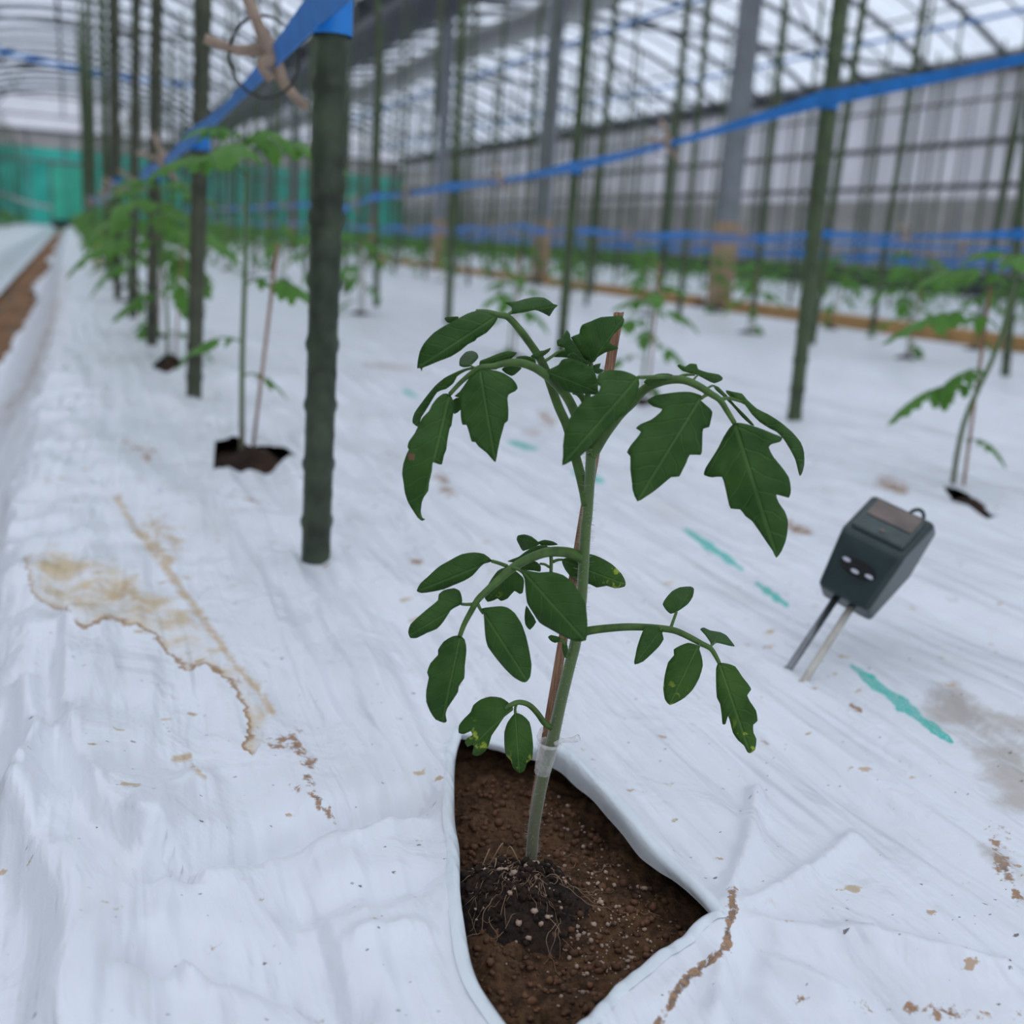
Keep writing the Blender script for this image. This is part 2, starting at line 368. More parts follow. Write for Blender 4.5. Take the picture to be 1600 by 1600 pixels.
def crm(pts, m=5):        # Catmull-Rom through the points
    P = [np.asarray(p, float) for p in pts]; P = [2*P[0]-P[1]]+P+[2*P[-1]-P[-2]]; out = []
    for i in range(1, len(P)-2):
        for k in range(m):
            t = k/m; a, b, c, d = P[i-1:i+3]
            out.append(0.5*(2*b+(c-a)*t+(2*a-5*b+4*c-d)*t*t+(3*b-a-3*c+d)*t**3))
    out.append(P[-2]); return out
def box(c, s, rot=None):
    V = [np.array([x*s[0]/2, y*s[1]/2, z*s[2]/2]) for x in (-1, 1) for y in (-1, 1) for z in (-1, 1)]
    if rot is not None: V = [rot @ v for v in V]
    V = [v+np.asarray(c, float) for v in V]
    return V, [(0, 1, 3, 2), (4, 6, 7, 5), (0, 4, 5, 1), (2, 3, 7, 6), (0, 2, 6, 4), (1, 5, 7, 3)]
def grid_faces(nx, ny): return [(j*nx+i, j*nx+i+1, (j+1)*nx+i+1, (j+1)*nx+i) for j in range(ny-1) for i in range(nx-1)]
def fbm(x, y, z, o=4):
    return noise.fractal(Vector((x, y, z)), 0.9, 2.1, o)

# ------------------------------------------------------------------ ground, beds, mulch film
# rows run along +Y; X counts across the house
HOLE = [ground(x, y, z) for x, y, z in [(712,1157,0),(699,1200,0),(696,1290,0),(703,1345,0),(703,1420,0),(711,1500,0),(722,1552,0),(745,1602,0),(790,1660,0),(850,1685,0),(900,1650,0),
        (945,1600,0),(1000,1545,0),(1052,1500,0),(1100,1463,0),(1127,1440,.003),(1060,1366,.005),(1005,1312,.006),(930,1236,.006),(868,1190,.005),(820,1183,.002),(760,1166,0)]]
def px_hole(pts): return [ground(x, y) for x, y in pts]
HOLES2 = [px_hole([(336,694),(333,738),(372,741),(430,736),(462,716),(452,706),(400,700),(366,690)]),
          px_hole([(262,556),(236,578),(262,588),(291,572)]),
          px_hole([(1468,766),(1495,772),(1535,800),(1566,820),(1540,822),(1512,806),(1485,785)]),
          px_hole([(985,628),(1010,624),(1020,636),(1000,642)])]
def sst(a, b, x): t = np.clip((x-a)/(b-a), 0, 1); return t*t*(3-2*t)
def bed(X, Y):
    z = np.zeros_like(X)
    z -= 0.135*(1-sst(-0.155, -0.025, X))*sst(-0.45, -0.30, X)*1.0            # bare furrow on the left
    z -= 0.075*np.exp(-((X-1.45)/0.17)**2)                                    # covered furrow
    z -= 0.07*np.exp(-((X-2.95)/0.15)**2)
    for c in (4.15, 6.1, 8.0): z -= 0.05*np.exp(-((X-c)/0.18)**2)
    return z
SEGHI = [np.array(HOLE[i][:2]) for i in range(15, 20)]
def dist_poly(X, Y, pts, closed=False):
    best = np.full(X.shape, 1e9); n = len(pts)
    for i in range(n if closed else n-1):
        a = np.asarray(pts[i][:2], float); b = np.asarray(pts[(i+1) % n][:2], float); ab = b-a
        t = np.clip(((X-a[0])*ab[0]+(Y-a[1])*ab[1])/(ab @ ab+1e-15), 0, 1)
        best = np.minimum(best, np.hypot(X-a[0]-t*ab[0], Y-a[1]-t*ab[1]))
    return best
def inside_poly(X, Y, pts):
    r = np.zeros(X.shape, bool); n = len(pts); j = n-1
    for i in range(n):
        xi, yi = pts[i][0], pts[i][1]; xj, yj = pts[j][0], pts[j][1]
        c = ((yi > Y) != (yj > Y)) & (X < (xj-xi)*(Y-yi)/(yj-yi+1e-15)+xi); r ^= c; j = i
    return r
def wave_noise(X, Y, seed, n, lx, ly, rot=0.0):
    q = np.random.RandomState(seed); z = np.zeros_like(X)
    for _ in range(n):
        kx = q.normal(0, 2*math.pi/lx); ky = q.normal(0, 2*math.pi/ly)
        c, s = math.cos(rot), math.sin(rot)
        z += np.cos(kx*(X*c+Y*s)+ky*(-X*s+Y*c)+q.uniform(0, 6.28))
    return z/math.sqrt(n)
FOLDS = []   # (pixel polyline, height in m, half width in m)
for pl, hh, ww in [
                   ([(40,1090),(60,1180),(30,1260)], .005, .006),
                   
                   ([(270,1390),(260,1480),(300,1560)], .004, .005), ([(0,860),(20,800),(10,740)], .005, .008),
                   ([(697,1290),(620,1310),(560,1330)], .003, .004), ([(700,1390),(560,1420),(480,1440)], -.004, .008),
                   ([(712,1500),(640,1480),(560,1500)], .003, .005), ([(1127,1445),(1190,1500),(1300,1560)], .004, .005),
                   ([(1127,1440),(1170,1340),(1180,1250)], .004, .004), ([(1130,1440),(1220,1470),(1380,1500),(1560,1540)], .004, .006),
                   ([(1100,1470),(1130,1530),(1120,1600)], .004, .004), ([(1180,1480),(1150,1560),(1160,1600)], -.004, .005),
                   ([(1127,1440),(1240,1400),(1330,1330)], .003, .004), ([(945,1600),(1010,1580),(1060,1540)], .003, .005)]:
    FOLDS.append(([ground(x, y)[:2] for x, y in pl], hh*1.25, ww*.9))
c2 = lambda pts: [ground(x/2.424, 940+y/2.424)[:2] for x, y in pts]
SFOLDS = [(c2([(270,120),(262,300),(252,480),(330,750),(440,950),(580,1030)]), .0085, .0055, .022), (c2([(60,900),(115,930),(150,1080),(232,1240),(250,1400),(215,1640)]), .0085, .0055, .020),
          (c2([(700,1090),(830,1025),(1100,925),(1300,850),(1515,800),(1660,770)]), -.0075, .006, .009), (c2([(600,1440),(700,1395),(900,1440),(1150,1510),(1300,1600)]), -.006, .006, .009),
          (c2([(150,620),(90,760),(20,960)]), .006, .005, .012), (c2([(585,1050),(690,800),(760,740)]), .0045, .006, .010)]
def side_fold(X, Y, pl, h, wl, wr):
    best = np.full(X.shape, 1e9); sg = np.zeros(X.shape)
    for i in range(len(pl)-1):
        a, b = np.asarray(pl[i], float), np.asarray(pl[i+1], float); ab = b-a
        t = np.clip(((X-a[0])*ab[0]+(Y-a[1])*ab[1])/(ab @ ab), 0, 1); dx, dy = X-a[0]-t*ab[0], Y-a[1]-t*ab[1]; d = np.hypot(dx, dy)
        k = d < best; best = np.where(k, d, best); sg = np.where(k, ab[0]*dy-ab[1]*dx, sg)
    # going towards the camera the right-hand side of the path lies to the left of the picture
    L_ = 0.5*(1+np.tanh(-sg/(1e-5+0*sg)*1.0)); w = wr+(wl-wr)*L_
    return h*np.exp(-(best/w)**2)
def film_z(X, Y):
    z = bed(X, Y)+0.0045
    near = np.clip(1.6-Y*0.45, 0.25, 1.0)
    z = z+near*(0.0017*wave_noise(X, Y, 3, 24, 0.045, 0.55)+0.0010*wave_noise(X, Y, 5, 24, 0.020, 0.30, -0.10)+0.0024*wave_noise(X, Y, 9, 16, 0.20, 0.40))
    sh = np.exp(-((X+0.06)/0.07)**2)                                           # shoulder creases hang down the slope
    z = z+sh*0.003*wave_noise(X, Y, 12, 20, 0.25, 0.11)
    dh = dist_poly(X, Y, HOLE, True); calm = sst(0.001, 0.014, dh)
    for pl, hh, ww in FOLDS:
        d = dist_poly(X, Y, pl); z = z+hh*np.exp(-(d/ww)**2)*calm
    for pl, hh, wl_, wr_ in SFOLDS: z = z+side_fold(X, Y, pl, hh*1.45, wl_, wr_)*calm
    d = dist_poly(X, Y, SEGHI); z = z+0.004*np.exp(-(d/0.012)**2)
    dh = dist_poly(X, Y, HOLE, True); z = z+0.002*np.exp(-(dh/0.006)**2)
    return z
def stretch(a, b, s0, g):
    out = [a]; s = s0
    while out[-1] < b: out.append(out[-1]+s); s *= g
    return out[1:]
XS = np.array(sorted(list(np.arange(-0.155, -0.07, 0.006))+list(np.arange(-0.07, 0.46, 0.0022))+list(np.arange(0.46, 1.15, 0.0075))+list(np.arange(1.15, 2.88, 0.03))))
YS = np.array(sorted(list(np.arange(-1.6, 0.17, 0.06))+list(np.arange(0.17, 0.62, 0.0022))+list(np.arange(0.62, 1.45, 0.006))+stretch(1.45, 31.0, 0.012, 1.035)))
GX, GY = np.meshgrid(XS, YS)
nx, ny = len(XS), len(YS)
VX, VY = GX.ravel().copy(), GY.ravel().copy()
edge = 0.012*wave_noise(VX*0, VY, 21, 10, 1, 0.5)+0.02*np.sin(VY*1.7)
wgt = np.clip((-0.07-VX)/0.085, 0, 1); VX = VX+edge*wgt
QI = np.arange(nx*ny).reshape(ny, nx)
Q = np.stack([QI[:-1, :-1], QI[:-1, 1:], QI[1:, 1:], QI[1:, :-1]], -1).reshape(-1, 4)
dead = np.zeros(len(Q), bool)
for H in [HOLE]+HOLES2:
    cx, cy = VX[Q].mean(1), VY[Q].mean(1)
    ins = inside_poly(cx, cy, H); dead |= ins
    bv = np.intersect1d(np.unique(Q[ins]), np.unique(Q[~ins]))
    for v in bv:                                                               # snap the cut to the outline
        p = np.array([VX[v], VY[v]]); bd, bq = 1e9, p
        for i in range(len(H)):
            a, b = np.array(H[i][:2]), np.array(H[(i+1) % len(H)][:2]); ab = b-a
            t = np.clip((p-a) @ ab/(ab @ ab), 0, 1); q = a+t*ab; dd = np.hypot(*(p-q))
            if dd < bd: bd, bq = dd, q
        VX[v], VY[v] = bq
VZ = film_z(VX, VY)
used = np.unique(Q[~dead]); remap = -np.ones(nx*ny, int); remap[used] = np.arange(len(used))
FQ = remap[Q[~dead]]; FV = np.stack([VX, VY, VZ], 1)[used]
me = bpy.data.meshes.new('mulch_film')
me.vertices.add(len(FV)); me.vertices.foreach_set('co', FV.astype(np.float32).ravel())
me.loops.add(FQ.size); me.loops.foreach_set('vertex_index', FQ.astype(np.int32).ravel())
me.polygons.add(len(FQ)); me.polygons.foreach_set('loop_start', np.arange(0, FQ.size, 4, dtype=np.int32))
me.polygons.foreach_set('use_smooth', np.ones(len(FQ), bool)); me.update(calc_edges=True)
# stains with a shape of their own, as fields on the film
C = (R.T @ (FV-O).T); PX, PY = 800-F*C[0]/C[2], 800+F*C[1]/C[2]
fr = (C[2] < -0.05)
PX = np.where(fr, PX, -9999); PY = np.where(fr, PY, -9999)
g = lambda pts: [(x/2.6667, 750+y/2.6667) for x, y in pts]
P1 = g([(100,330),(130,470),(205,525),(270,540),(340,625),(440,580),(560,605),(640,655),(700,735),(790,800),(850,765),(920,812),(955,850),(1000,920),(1030,990),(1040,1060),(1000,1110),(1060,1150),(1120,1060),(1140,970),(1040,840),(960,740),(880,620),(760,470),(640,420),(500,330),(330,290),(200,240)])
dd = dist_poly(PX, PY, P1, True); sgn = np.where(inside_poly(PX, PY, P1), 1, -1)
puddle = np.clip(sgn*dd/32.0, -1, 1)
rim = np.clip(1.3-dist_poly(PX, PY, g([(340,625),(440,580),(560,605),(640,655),(700,735),(790,800),(850,765),(920,812),(1000,920),(1040,1060),(1000,1150)]))/22, 0, 1)
rim = np.maximum(rim, 0.6*np.clip(1.3-dist_poly(PX, PY, g([(100,330),(130,470),(205,525),(270,540)]))/18, 0, 1))
streak = np.zeros(len(FV))
for pl, w in [(g([(490,80),(560,200),(640,300),(750,450),(860,600),(980,770),(1060,860),(1135,965)]), 13), (g([(640,190),(730,260)]), 40), (g([(600,230),(700,330)]), 16), (g([(470,490),(560,470)]), 20), (g([(390,390),(420,385)]), 8), (g([(540,400),(570,400)]), 8), (g([(800,1190),(850,1240)]), 8), (g([(730,1160),(790,1150)]), 10)]:
    streak = np.maximum(streak, np.clip(1.05-dist_poly(PX, PY, pl)/w/1.1, 0, 1)*(0.75 if w > 30 else 1))
mud = np.zeros(len(FV)); dirt = np.zeros(len(FV))
for pl, w, k in [([(425,1165),(455,1150),(480,1190)], 14, .62), ([(480,1215),(500,1255),(520,1285)], 10, .72), ([(455,1225),(468,1240)], 8, .6), ([(1144,1395),(1146,1425),(1135,1450),(1138,1470)], 8, .95), ([(1135,1480),(1110,1500),(1080,1522),(1060,1545),(1045,1575),(1025,1605)], 8, 1.0), ([(1250,1562),(1420,1575),(1600,1590)], 12, .45), ([(1555,1310),(1570,1360),(1590,1400)], 20, .6),
                 ([(1235,822),(1262,832)], 10, .75), ([(1375,752),(1410,764)], 13, .75), ([(690,745),(700,768)], 16, .62), ([(850,650),(862,660)], 12, .7), ([(820,673),(840,677)], 9, .5), ([(570,570),(640,575)], 7, .55), ([(600,705),(640,720)], 7, .45), ([(190,690),(240,705)], 12, .5), ([(228,712),(232,716)], 8, .7), ([(340,770),(430,790)], 5, .5),
                 ([(1330,1100),(1345,1110)], 5, .7), ([(1190,1155),(1200,1160)], 6, .6), ([(1490,935),(1495,938)], 9, .7), ([(10,640),(45,600),(90,470)], 10, .52), ([(120,620),(150,600),(180,545)], 12, .35), ([(640,875),(655,880)], 6, .7), ([(560,500),(620,520)], 8, .4)]:
    mud = np.maximum(mud, k*np.clip(1.12-dist_poly(PX, PY, pl)/w*0.62, 0, 1.1))
for pl, w, k in [([(1475,1100),(1530,1125),(1600,1160)], 34, .8), ([(1560,1190),(1600,1230)], 40, .9), ([(1550,1310),(1600,1400)], 20, .5), ([(0,660),(40,610),(80,520),(100,430)], 18, .55), ([(1300,770),(1420,800)], 26, .35), ([(560,800),(660,700)], 40, .25)]:
    dirt = np.maximum(dirt, k*np.clip(1.3-dist_poly(PX, PY, pl)/w*0.7, 0, 1))
prt = np.zeros(len(FV))
for (a, b, w) in [((1330,1040),(1488,1160), 13), ((1068,825),(1160,890), 9), ((1183,912),(1230,946), 8), ((895,738),(945,752), 8), ((795,690),(838,702), 7), ((628,610),(652,620), 5), ((745,655),(765,662), 5)]:
    a_, b_ = np.array(a, float), np.array(b, float); tt = np.clip(((PX-a_[0])*(b_-a_)[0]+(PY-a_[1])*(b_-a_)[1])/((b_-a_) @ (b_-a_)), 0, 1)
    wt = w*(0.35+0.85*tt*(1-tt)*2)*(1+.25*np.sin(tt*19+a_[0])); prt = np.maximum(prt, np.clip(1.15-dist_poly(PX, PY, [a, b])/wt*0.75, 0, 1))
vis = (PX > -200)
for nme, arr in (('puddle', np.where(vis, puddle, -1)), ('rim', rim), ('streak', streak), ('mud', mud), ('dirt', dirt), ('print', prt)):
    a = me.attributes.new(nme, 'FLOAT', 'POINT'); a.data.foreach_set('value', arr.astype(np.float32))
me.materials.append(FILM)
film = link(bpy.data.objects.new('mulch_film', me))
tag(film, 'white plastic mulch film with teal print stretched over the planted bed', 'mulch film')
# turned-down lip of the cut edge round the big planting hole
ring = crm(HOLE+[HOLE[0]], 10)[:-1]; cen = np.mean(ring, axis=0)[:2]; n = len(ring)
V = []; Fc = []
rx = np.array([p[0] for p in ring]); ry = np.array([p[1] for p in ring]); rz = film_z(rx, ry)
nrm = []
for i in range(n):
    t = np.array([rx[(i+1) % n]-rx[i-1], ry[(i+1) % n]-ry[i-1]]); t /= np.linalg.norm(t)+1e-9
    q = np.array([-t[1], t[0]]); c = cen-np.array([rx[i], ry[i]]); nrm.append(q if q @ c > 0 else -q)
prof = [(-0.0015, 0.0000), (0.0003, 0.0009), (0.0020, 0.0004), (0.0030, -0.0015), (0.0033, -0.0050), (0.0030, -0.0100), (0.0026, -0.0160)]
for k, (o_, dz) in enumerate(prof):
    for i in range(n):
        s_ = i/10.0; dp_ = 0.22+0.36*float(sst(15.2, 17.6, s_)*(1-sst(19.0, 20.2, s_)))*(1+.12*math.sin(i*.31)+.06*math.sin(i*.9))
        V.append((rx[i]+nrm[i][0]*o_, ry[i]+nrm[i][1]*o_, rz[i]+(dz*dp_ if dz < 0 else dz)))
for k in range(len(prof)-1):
    for i in range(n): Fc.append((k*n+i, k*n+(i+1) % n, (k+1)*n+(i+1) % n, (k+1)*n+i))
lip = obj('cut_edge', (V, Fc), FILM2, film); tag(lip, 'turned-down cut edge of the film')

def sheet(name, x0, x1, dx, y0, y1, s0, gr, m, seed, label, amp=0.004):
    xs = np.arange(x0, x1+dx/2, dx); ys = np.array([y0]+stretch(y0, y1, s0, gr)); A, B = np.meshgrid(xs, ys)
    z = bed(A, B)+0.004+amp*wave_noise(A, B, seed, 20, 0.15, 0.8)
    o = obj(name, (np.stack([A.ravel(), B.ravel(), z.ravel()], 1), grid_faces(len(xs), len(ys))), m)
    return tag(o, label, 'mulch film')
lx = sheet('mulch_film', -1.95, -0.30, 0.03, -1.6, 31.8, 0.08, 1.02, FILM2, 31, 'pale mulch film on the neighbouring bed left of the bare soil path')
sheet('mulch_film', 3.06, 9.06, 0.07, -1.6, 31.8, 0.10, 1.02, FILM2, 33, 'white mulch film beyond the steel pillars, on the right-hand beds')
# bare ground below everything
xs = np.array(sorted(list(np.arange(-12, -0.5, 0.5))+list(np.arange(-0.5, 0.05, 0.018))+list(np.arange(0.1, 14, 0.5)))); ys = np.array([-4.0]+stretch(-4.0, 60, 0.06, 1.012))
A, B = np.meshgrid(xs, ys); z = np.minimum(bed(A, B), -0.115)-0.02+0.006*wave_noise(A, B, 41, 24, 0.10, 0.14)+0.004*wave_noise(A, B, 43, 24, 0.04, 0.05)
fl = obj('floor', (np.stack([A.ravel(), B.ravel(), z.ravel()], 1), grid_faces(len(xs), len(ys))), DRY); tag(fl, kind='structure')

# ------------------------------------------------------------------ soil in the planting holes
def soil_patch(name, x0, x1, y0, y1, step, zf, m):
    xs = np.arange(x0, x1, step); ys = np.arange(y0, y1, step); V = []
    for y in ys:
        for x in xs: V.append((x, y, zf(x, y)))
    return obj(name, (V, grid_faces(len(xs), len(ys))), m)
BASE = np.array([*ground(830, 1335)[:2], 0.0]); BALL = ground(800, 1395, 0.0)
def zsoil(x, y):
    z = -0.0105+0.0032*fbm(x*45, y*45, 1.0, 3)+0.0020*fbm(x*170, y*170, 4.0, 5)+.02*max(0, y-.39)
    cl = noise.cell(Vector((x*150, y*150, 0)))*0.0008
    d2 = ((x-BALL[0])**2+(y-BALL[1])**2)
    return z+0.006*math.exp(-d2/(0.034**2))+cl*0.5-0.03*max(0, x-0.27)
hs = soil_patch('soil', 0.040, 0.300, 0.175, 0.470, 0.0015, zsoil, SOIL)
tag(hs, 'moist brown soil exposed in the large cut hole around the seedling', 'soil')
for H, nm in zip(HOLES2, ('square cut behind the big post', 'small cut left of the second post', 'slit right of the soil meter', 'cut hidden behind the drooping leaf')):
    hx = [p[0] for p in H]; hy = [p[1] for p in H]; cx, cy = np.mean(hx), np.mean(hy)
    o = soil_patch('soil', min(hx)-.03, max(hx)+.03, min(hy)-.03, max(hy)+.03, 0.006,
                   lambda x, y: -0.012+0.005*fbm(x*60, y*60, 2, 3)+0.022*math.exp(-((x-cx)**2+(y-cy)**2)/0.028**2), DARKSOIL)
    tag(o, 'dark soil showing through the '+nm, 'soil')
# crumbs and perlite: too many and too small to count
def pebbles(n, pick, rmin, rmax, zf, seed):
    q = random.Random(seed); geos = []
    base = [(-1, 0, 0), (1, 0, 0), (0, -1, 0), (0, 1, 0), (0, 0, -1), (0, 0, 1)]
    for s in ((1, 1, 1), (1, 1, -1), (1, -1, 1), (1, -1, -1), (-1, 1, 1), (-1, 1, -1), (-1, -1, 1), (-1, -1, -1)): base.append(tuple(c*0.62 for c in s))
    fcs = [(1,6,3),(1,3,7),(5,3,6),(5,6,1),(4,7,3),(4,1,7),(1,8,5),(1,2,8),(2,5,8),(1,9,2),(1,4,9),(4,2,9),(0,3,10),(3,5,10),(5,0,10),(0,11,3),(3,11,4),(4,11,0),(0,12,2),(2,12,5),(5,12,0),(0,2,13),(2,4,13),(4,0,13)]
    for _ in range(n):
        x, y = pick(q); r = rmin+(rmax-rmin)*q.random()**2.2
        s = [r*q.uniform(.6, 1.2) for _ in range(3)]; a = q.uniform(0, 6.28); ca, sa = math.cos(a), math.sin(a)
        z = zf(x, y)+r*0.35
        geos.append(([(x+ca*b[0]*s[0]-sa*b[1]*s[1], y+sa*b[0]*s[0]+ca*b[1]*s[1], z+b[2]*s[2]*.8) for b in [tuple(c*q.uniform(.8, 1.2) for c in p) for p in base]], fcs))
    return join(*geos)[:2]
def in_hole(q):
    while True:
        x, y = q.uniform(0.07, 0.26), q.uniform(0.2, 0.4)
        if inside_poly(np.array([x]), np.array([y]), HOLE)[0]: return x, y
def pick_right(q):
    while True:
        c = ground(*q.choice([(880, 1270), (950, 1340), (930, 1380), (900, 1460), (960, 1480), (980, 1520), (900, 1540), (1000, 1440), (870, 1400)]), -.01)
        x, y = c[0]+q.gauss(0, .008), c[1]+q.gauss(0, .010)
        if inside_poly(np.array([x]), np.array([y]), HOLE)[0]: return x, y
tag(obj('soil_crumbs', pebbles(1500, in_hole, .0003, .0019, zsoil, 3), CRUMB, sm=True), 'loose brown crumbs scattered over the soil of the large hole', 'soil crumbs', kind='stuff')
tag(obj('perlite_grains', pebbles(360, pick_right, .0003, .0012, zsoil, 5), PERLITE), 'pale pinkish perlite grains strewn right of the root ball', 'perlite', kind='stuff')

# ------------------------------------------------------------------ the main tomato plant
VN = np.array([BASE[0], BASE[1], 0.0]); VN /= np.linalg.norm(VN)
def plant_pt(px, py, d=0.0):        # on the upright plane through the stem, d mm further from the camera
    r = ray(px, py); t = (VN @ (BASE-O))/(VN @ r); p = O+r*t
    return p+r/np.linalg.norm(r)*d*0.001
CROP = {'A': (600, 440, 4.0), 'B': (860, 460, 3.8095), 'C': (620, 800, 3.8095), 'D': (850, 860, 4.0), 'E': (650, 1100, 3.2), 'P': (0, 0, 1.0)}
def cpx(k, p): ox, oy, s = CROP[k]; return ox+p[0]/s, oy+p[1]/s
plant = empty('tomato_plant', BASE)
tag(plant, 'sharp foreground tomato seedling with broad toothed leaves in the large cut hole', 'plant')
stem_px = [(827,1362,0),(831,1331,0),(835,1287,0),(846,1225,0),(862,1162,0),(869,1130,0),(878,1089,0),(891,1036,0),(899,1005,0),(906,957,0),(909,931,0),(912,879,0),(915,826,0),(918,801,0),(923,722,0),(924,700,0)]
keep(obj('stem', tube(crm([plant_pt(*p) for p in stem_px], 4), [.0021, .0022, .0023, .0022, .0021, .0020, .0019, .0019, .0018, .0018], 14), STEM), plant)
# fine hairs on the stem
q = random.Random(4); geos = []
sp_ = crm([plant_pt(*p) for p in stem_px], 12)
for _ in range(900):
    i = q.randrange(4, len(sp_)-1); p = sp_[i]; t = sp_[i+1]-sp_[i]; t /= np.linalg.norm(t)
    v = np.array([q.gauss(0, 1) for _ in range(3)]); v -= t*(v @ t); v /= np.linalg.norm(v); v = v+t*q.uniform(-.3, .3)
    rr = .0019; ln = q.uniform(.0008, .0020)
    geos.append(tube([p+v*rr*.9, p+v*(rr+ln)], [.00005, .00002], 3, False))
keep(tag(obj('stem_hairs', join(*geos)[:2], HAIR), kind='stuff'), plant)
def resample(pts):
    P = [np.asarray(p, float) for p in pts]; n = len(P); out = []
    for i in range(n):
        a, b, c, d = P[i-1], P[i], P[(i+1) % n], P[(i+2) % n]
        out.append(b)
        L = np.linalg.norm(c-b)
        for k in range(1, max(2, int(L/7))):
            t = k/max(2, int(L/7)); h = 0.5*(2*b+(c-a)*t+(2*a-5*b+4*c-d)*t*t+(3*b-a-3*c+d)*t**3); out.append(0.35*(b+(c-b)*t)+0.65*h)
    return out
LSEED = [0]
def leaflet(leaf, k, outline, base, tip, d0, d1, fold=0.28, bow=0.08, m=None):
    O2 = resample([cpx(k, p) for p in outline]); b = np.array(cpx(k, base)); t = np.array(cpx(k, tip))
    L = np.linalg.norm(t-b); ax = (t-b)/L; pe = np.array([-ax[1], ax[0]])
    xs = [p[0] for p in O2]; ys = [p[1] for p in O2]
    xa, xb, ya, yb = min(xs), max(xs), min(ys), max(ys); st = max(3.5, min(7.0, L/14))
    gx, gy = np.meshgrid(np.arange(xa, xb, st), np.arange(ya, yb, st)); gx = gx.ravel(); gy = gy.ravel()
    ok = inside_poly(gx, gy, O2) & (dist_poly(gx, gy, O2, True) > st*0.5)
    pts = [Vector((p[0], p[1])) for p in O2]+[Vector((x, y)) for x, y in zip(gx[ok], gy[ok])]
    vs, es, fs = delaunay_2d_cdt(pts, [], [list(range(len(O2)))], 1, 1e-4)[:3]
    LSEED[0] += 1; sd = LSEED[0]*3.7; V = []; UV = []
    Lm = L*0.40/F*1000     # leaf length in mm
    for p in vs:
        r_ = np.array([p[0], p[1]])-b; u = r_ @ ax/L; v = r_ @ pe/L
        dd = d0+(d1-d0)*u-bow*Lm*4*u*(1-u)+fold*Lm*(math.sqrt(v*v+.0016)-.04)
        dd += 0.05*Lm*noise.noise(Vector((u*3.5, v*5, sd)))+0.03*Lm*noise.noise(Vector((u*8, v*9, sd+5)))*min(1, abs(v)*6)
        V.append(plant_pt(p[0], p[1], dd)); UV.append((u, v))
    # wind the faces so that they look at the camera
    Fs = []
    for f in fs:
        a, b_, c = (np.array(V[i]) for i in f[:3]); nn = np.cross(b_-a, c-a)
        Fs.append(tuple(f) if nn @ (O-a) > 0 else tuple(reversed(f)))
    o = obj('leaflet', (V, Fs, UV), m or LEAF)
    sm_ = o.modifiers.new('thickness', 'SOLIDIFY'); sm_.thickness = 0.00035; sm_.offset = -1
    o.parent = leaf; return o
def leaf_(k, stalks):
    geos = [tube(crm([plant_pt(*cpx(k, p[:2]), p[2]) for p in pl], 5), rad, 9) for pl, rad in stalks]
    return keep(obj('leaf', join(*geos)[:2], PETIOLE), plant)
mm = 0.001
# upper left leaf: long arched stalk
L1 = leaf_('A', [([(1268,1400,0),(1252,1310,1),(1225,1200,4),(1185,1050,8),(1145,905,10),(1090,780,12),(1040,640,12),(1005,540,10),(960,455,8),(905,375,6),(840,290,4),(775,222,3),(715,208,2),(640,190,2),(575,187,2)], [.0019,.0017,.0015,.0012,.0008]), ([(765,218,3),(785,198,3),(810,178,5)], [.0006,.0004])])
leaflet(L1, 'A', [(715,212),(640,188),(575,183),(520,200),(460,232),(380,275),(310,320),(250,385),(222,440),(210,500),(207,543),(225,540),(235,562),(240,540),(290,520),(350,495),(420,468),(480,430),(525,392),(570,370),(580,355),(640,320),(690,265)], (715,208), (215,535), 2, -10, .35, .15)
leaflet(L1, 'A', [(378,232),(392,221),(430,219),(466,221),(445,255),(400,257)], (466,225), (378,235), 6, 8, .2, .1)
leaflet(L1, 'A', [(775,212),(798,178),(795,150),(758,130),(800,128),(840,120),(880,108),(940,96),(1000,100),(1035,120),(1060,140),(1088,148),(1070,165),(1055,185),(1035,217),(1020,210),(980,190),(945,178),(900,188),(850,196),(805,202)], (780,205), (1085,150), 3, 14, .9, .1)
# left leaf with five leaflets
L2 = leaf_('A', [([(1245,1030,-1),(1220,900,-2),(1185,800,-3),(1140,715,-4),(1085,650,-5),(1020,590,-6),(945,540,-7),(870,512,-8),(800,505,-9),(740,515,-10),(680,530,-11),(600,538,-12),(545,575,-12),(480,630,-12),(410,705,-13)], [.0018,.0016,.0014,.0010,.0007]), ([(640,535,-11),(560,540,-9),(500,552,-8)], [.0006,.0004]), ([(590,540,-11),(560,535,-10),(540,522,-8)], [.0004,.0003]), ([(820,507,-8),(800,490,-6),(770,478,-5)], [.0005,.0004])])
leaflet(L2, 'A', [(555,540),(500,545),(440,570),(380,600),(320,650),(270,710),(225,770),(190,820),(178,860),(180,885),(210,908),(222,890),(230,850),(280,770),(330,690),(385,670),(430,635),(455,590),(500,562)], (555,540), (190,890), -8, -2, .5, .12)
leaflet(L2, 'A', [(540,525),(500,530),(470,520),(475,480),(510,440),(550,432),(580,445),(590,470),(570,495),(548,515)], (542,525), (545,435), -8, 4, .3, .1)
leaflet(L2, 'A', [(430,740),(475,725),(480,800),(440,828),(425,800)], (450,730), (440,828), -4, -3, .2, .1)
leaflet(L2, 'A', [(735,548),(780,518),(850,530),(858,545),(820,580),(795,590),(760,572)], (850,535), (760,572), -3, -5, .3, .1)
leaflet(L2, 'A', [(830,470),(880,463),(940,478),(946,520),(900,532),(820,502)], (946,505), (825,480), -3, 2, .3, .1)
leaflet(L2, 'A', [(920,462),(960,435),(1000,430),(1043,413),(1030,440),(990,470),(960,488),(935,476)], (930,470), (1043,413), -2, 5, .5, .1)
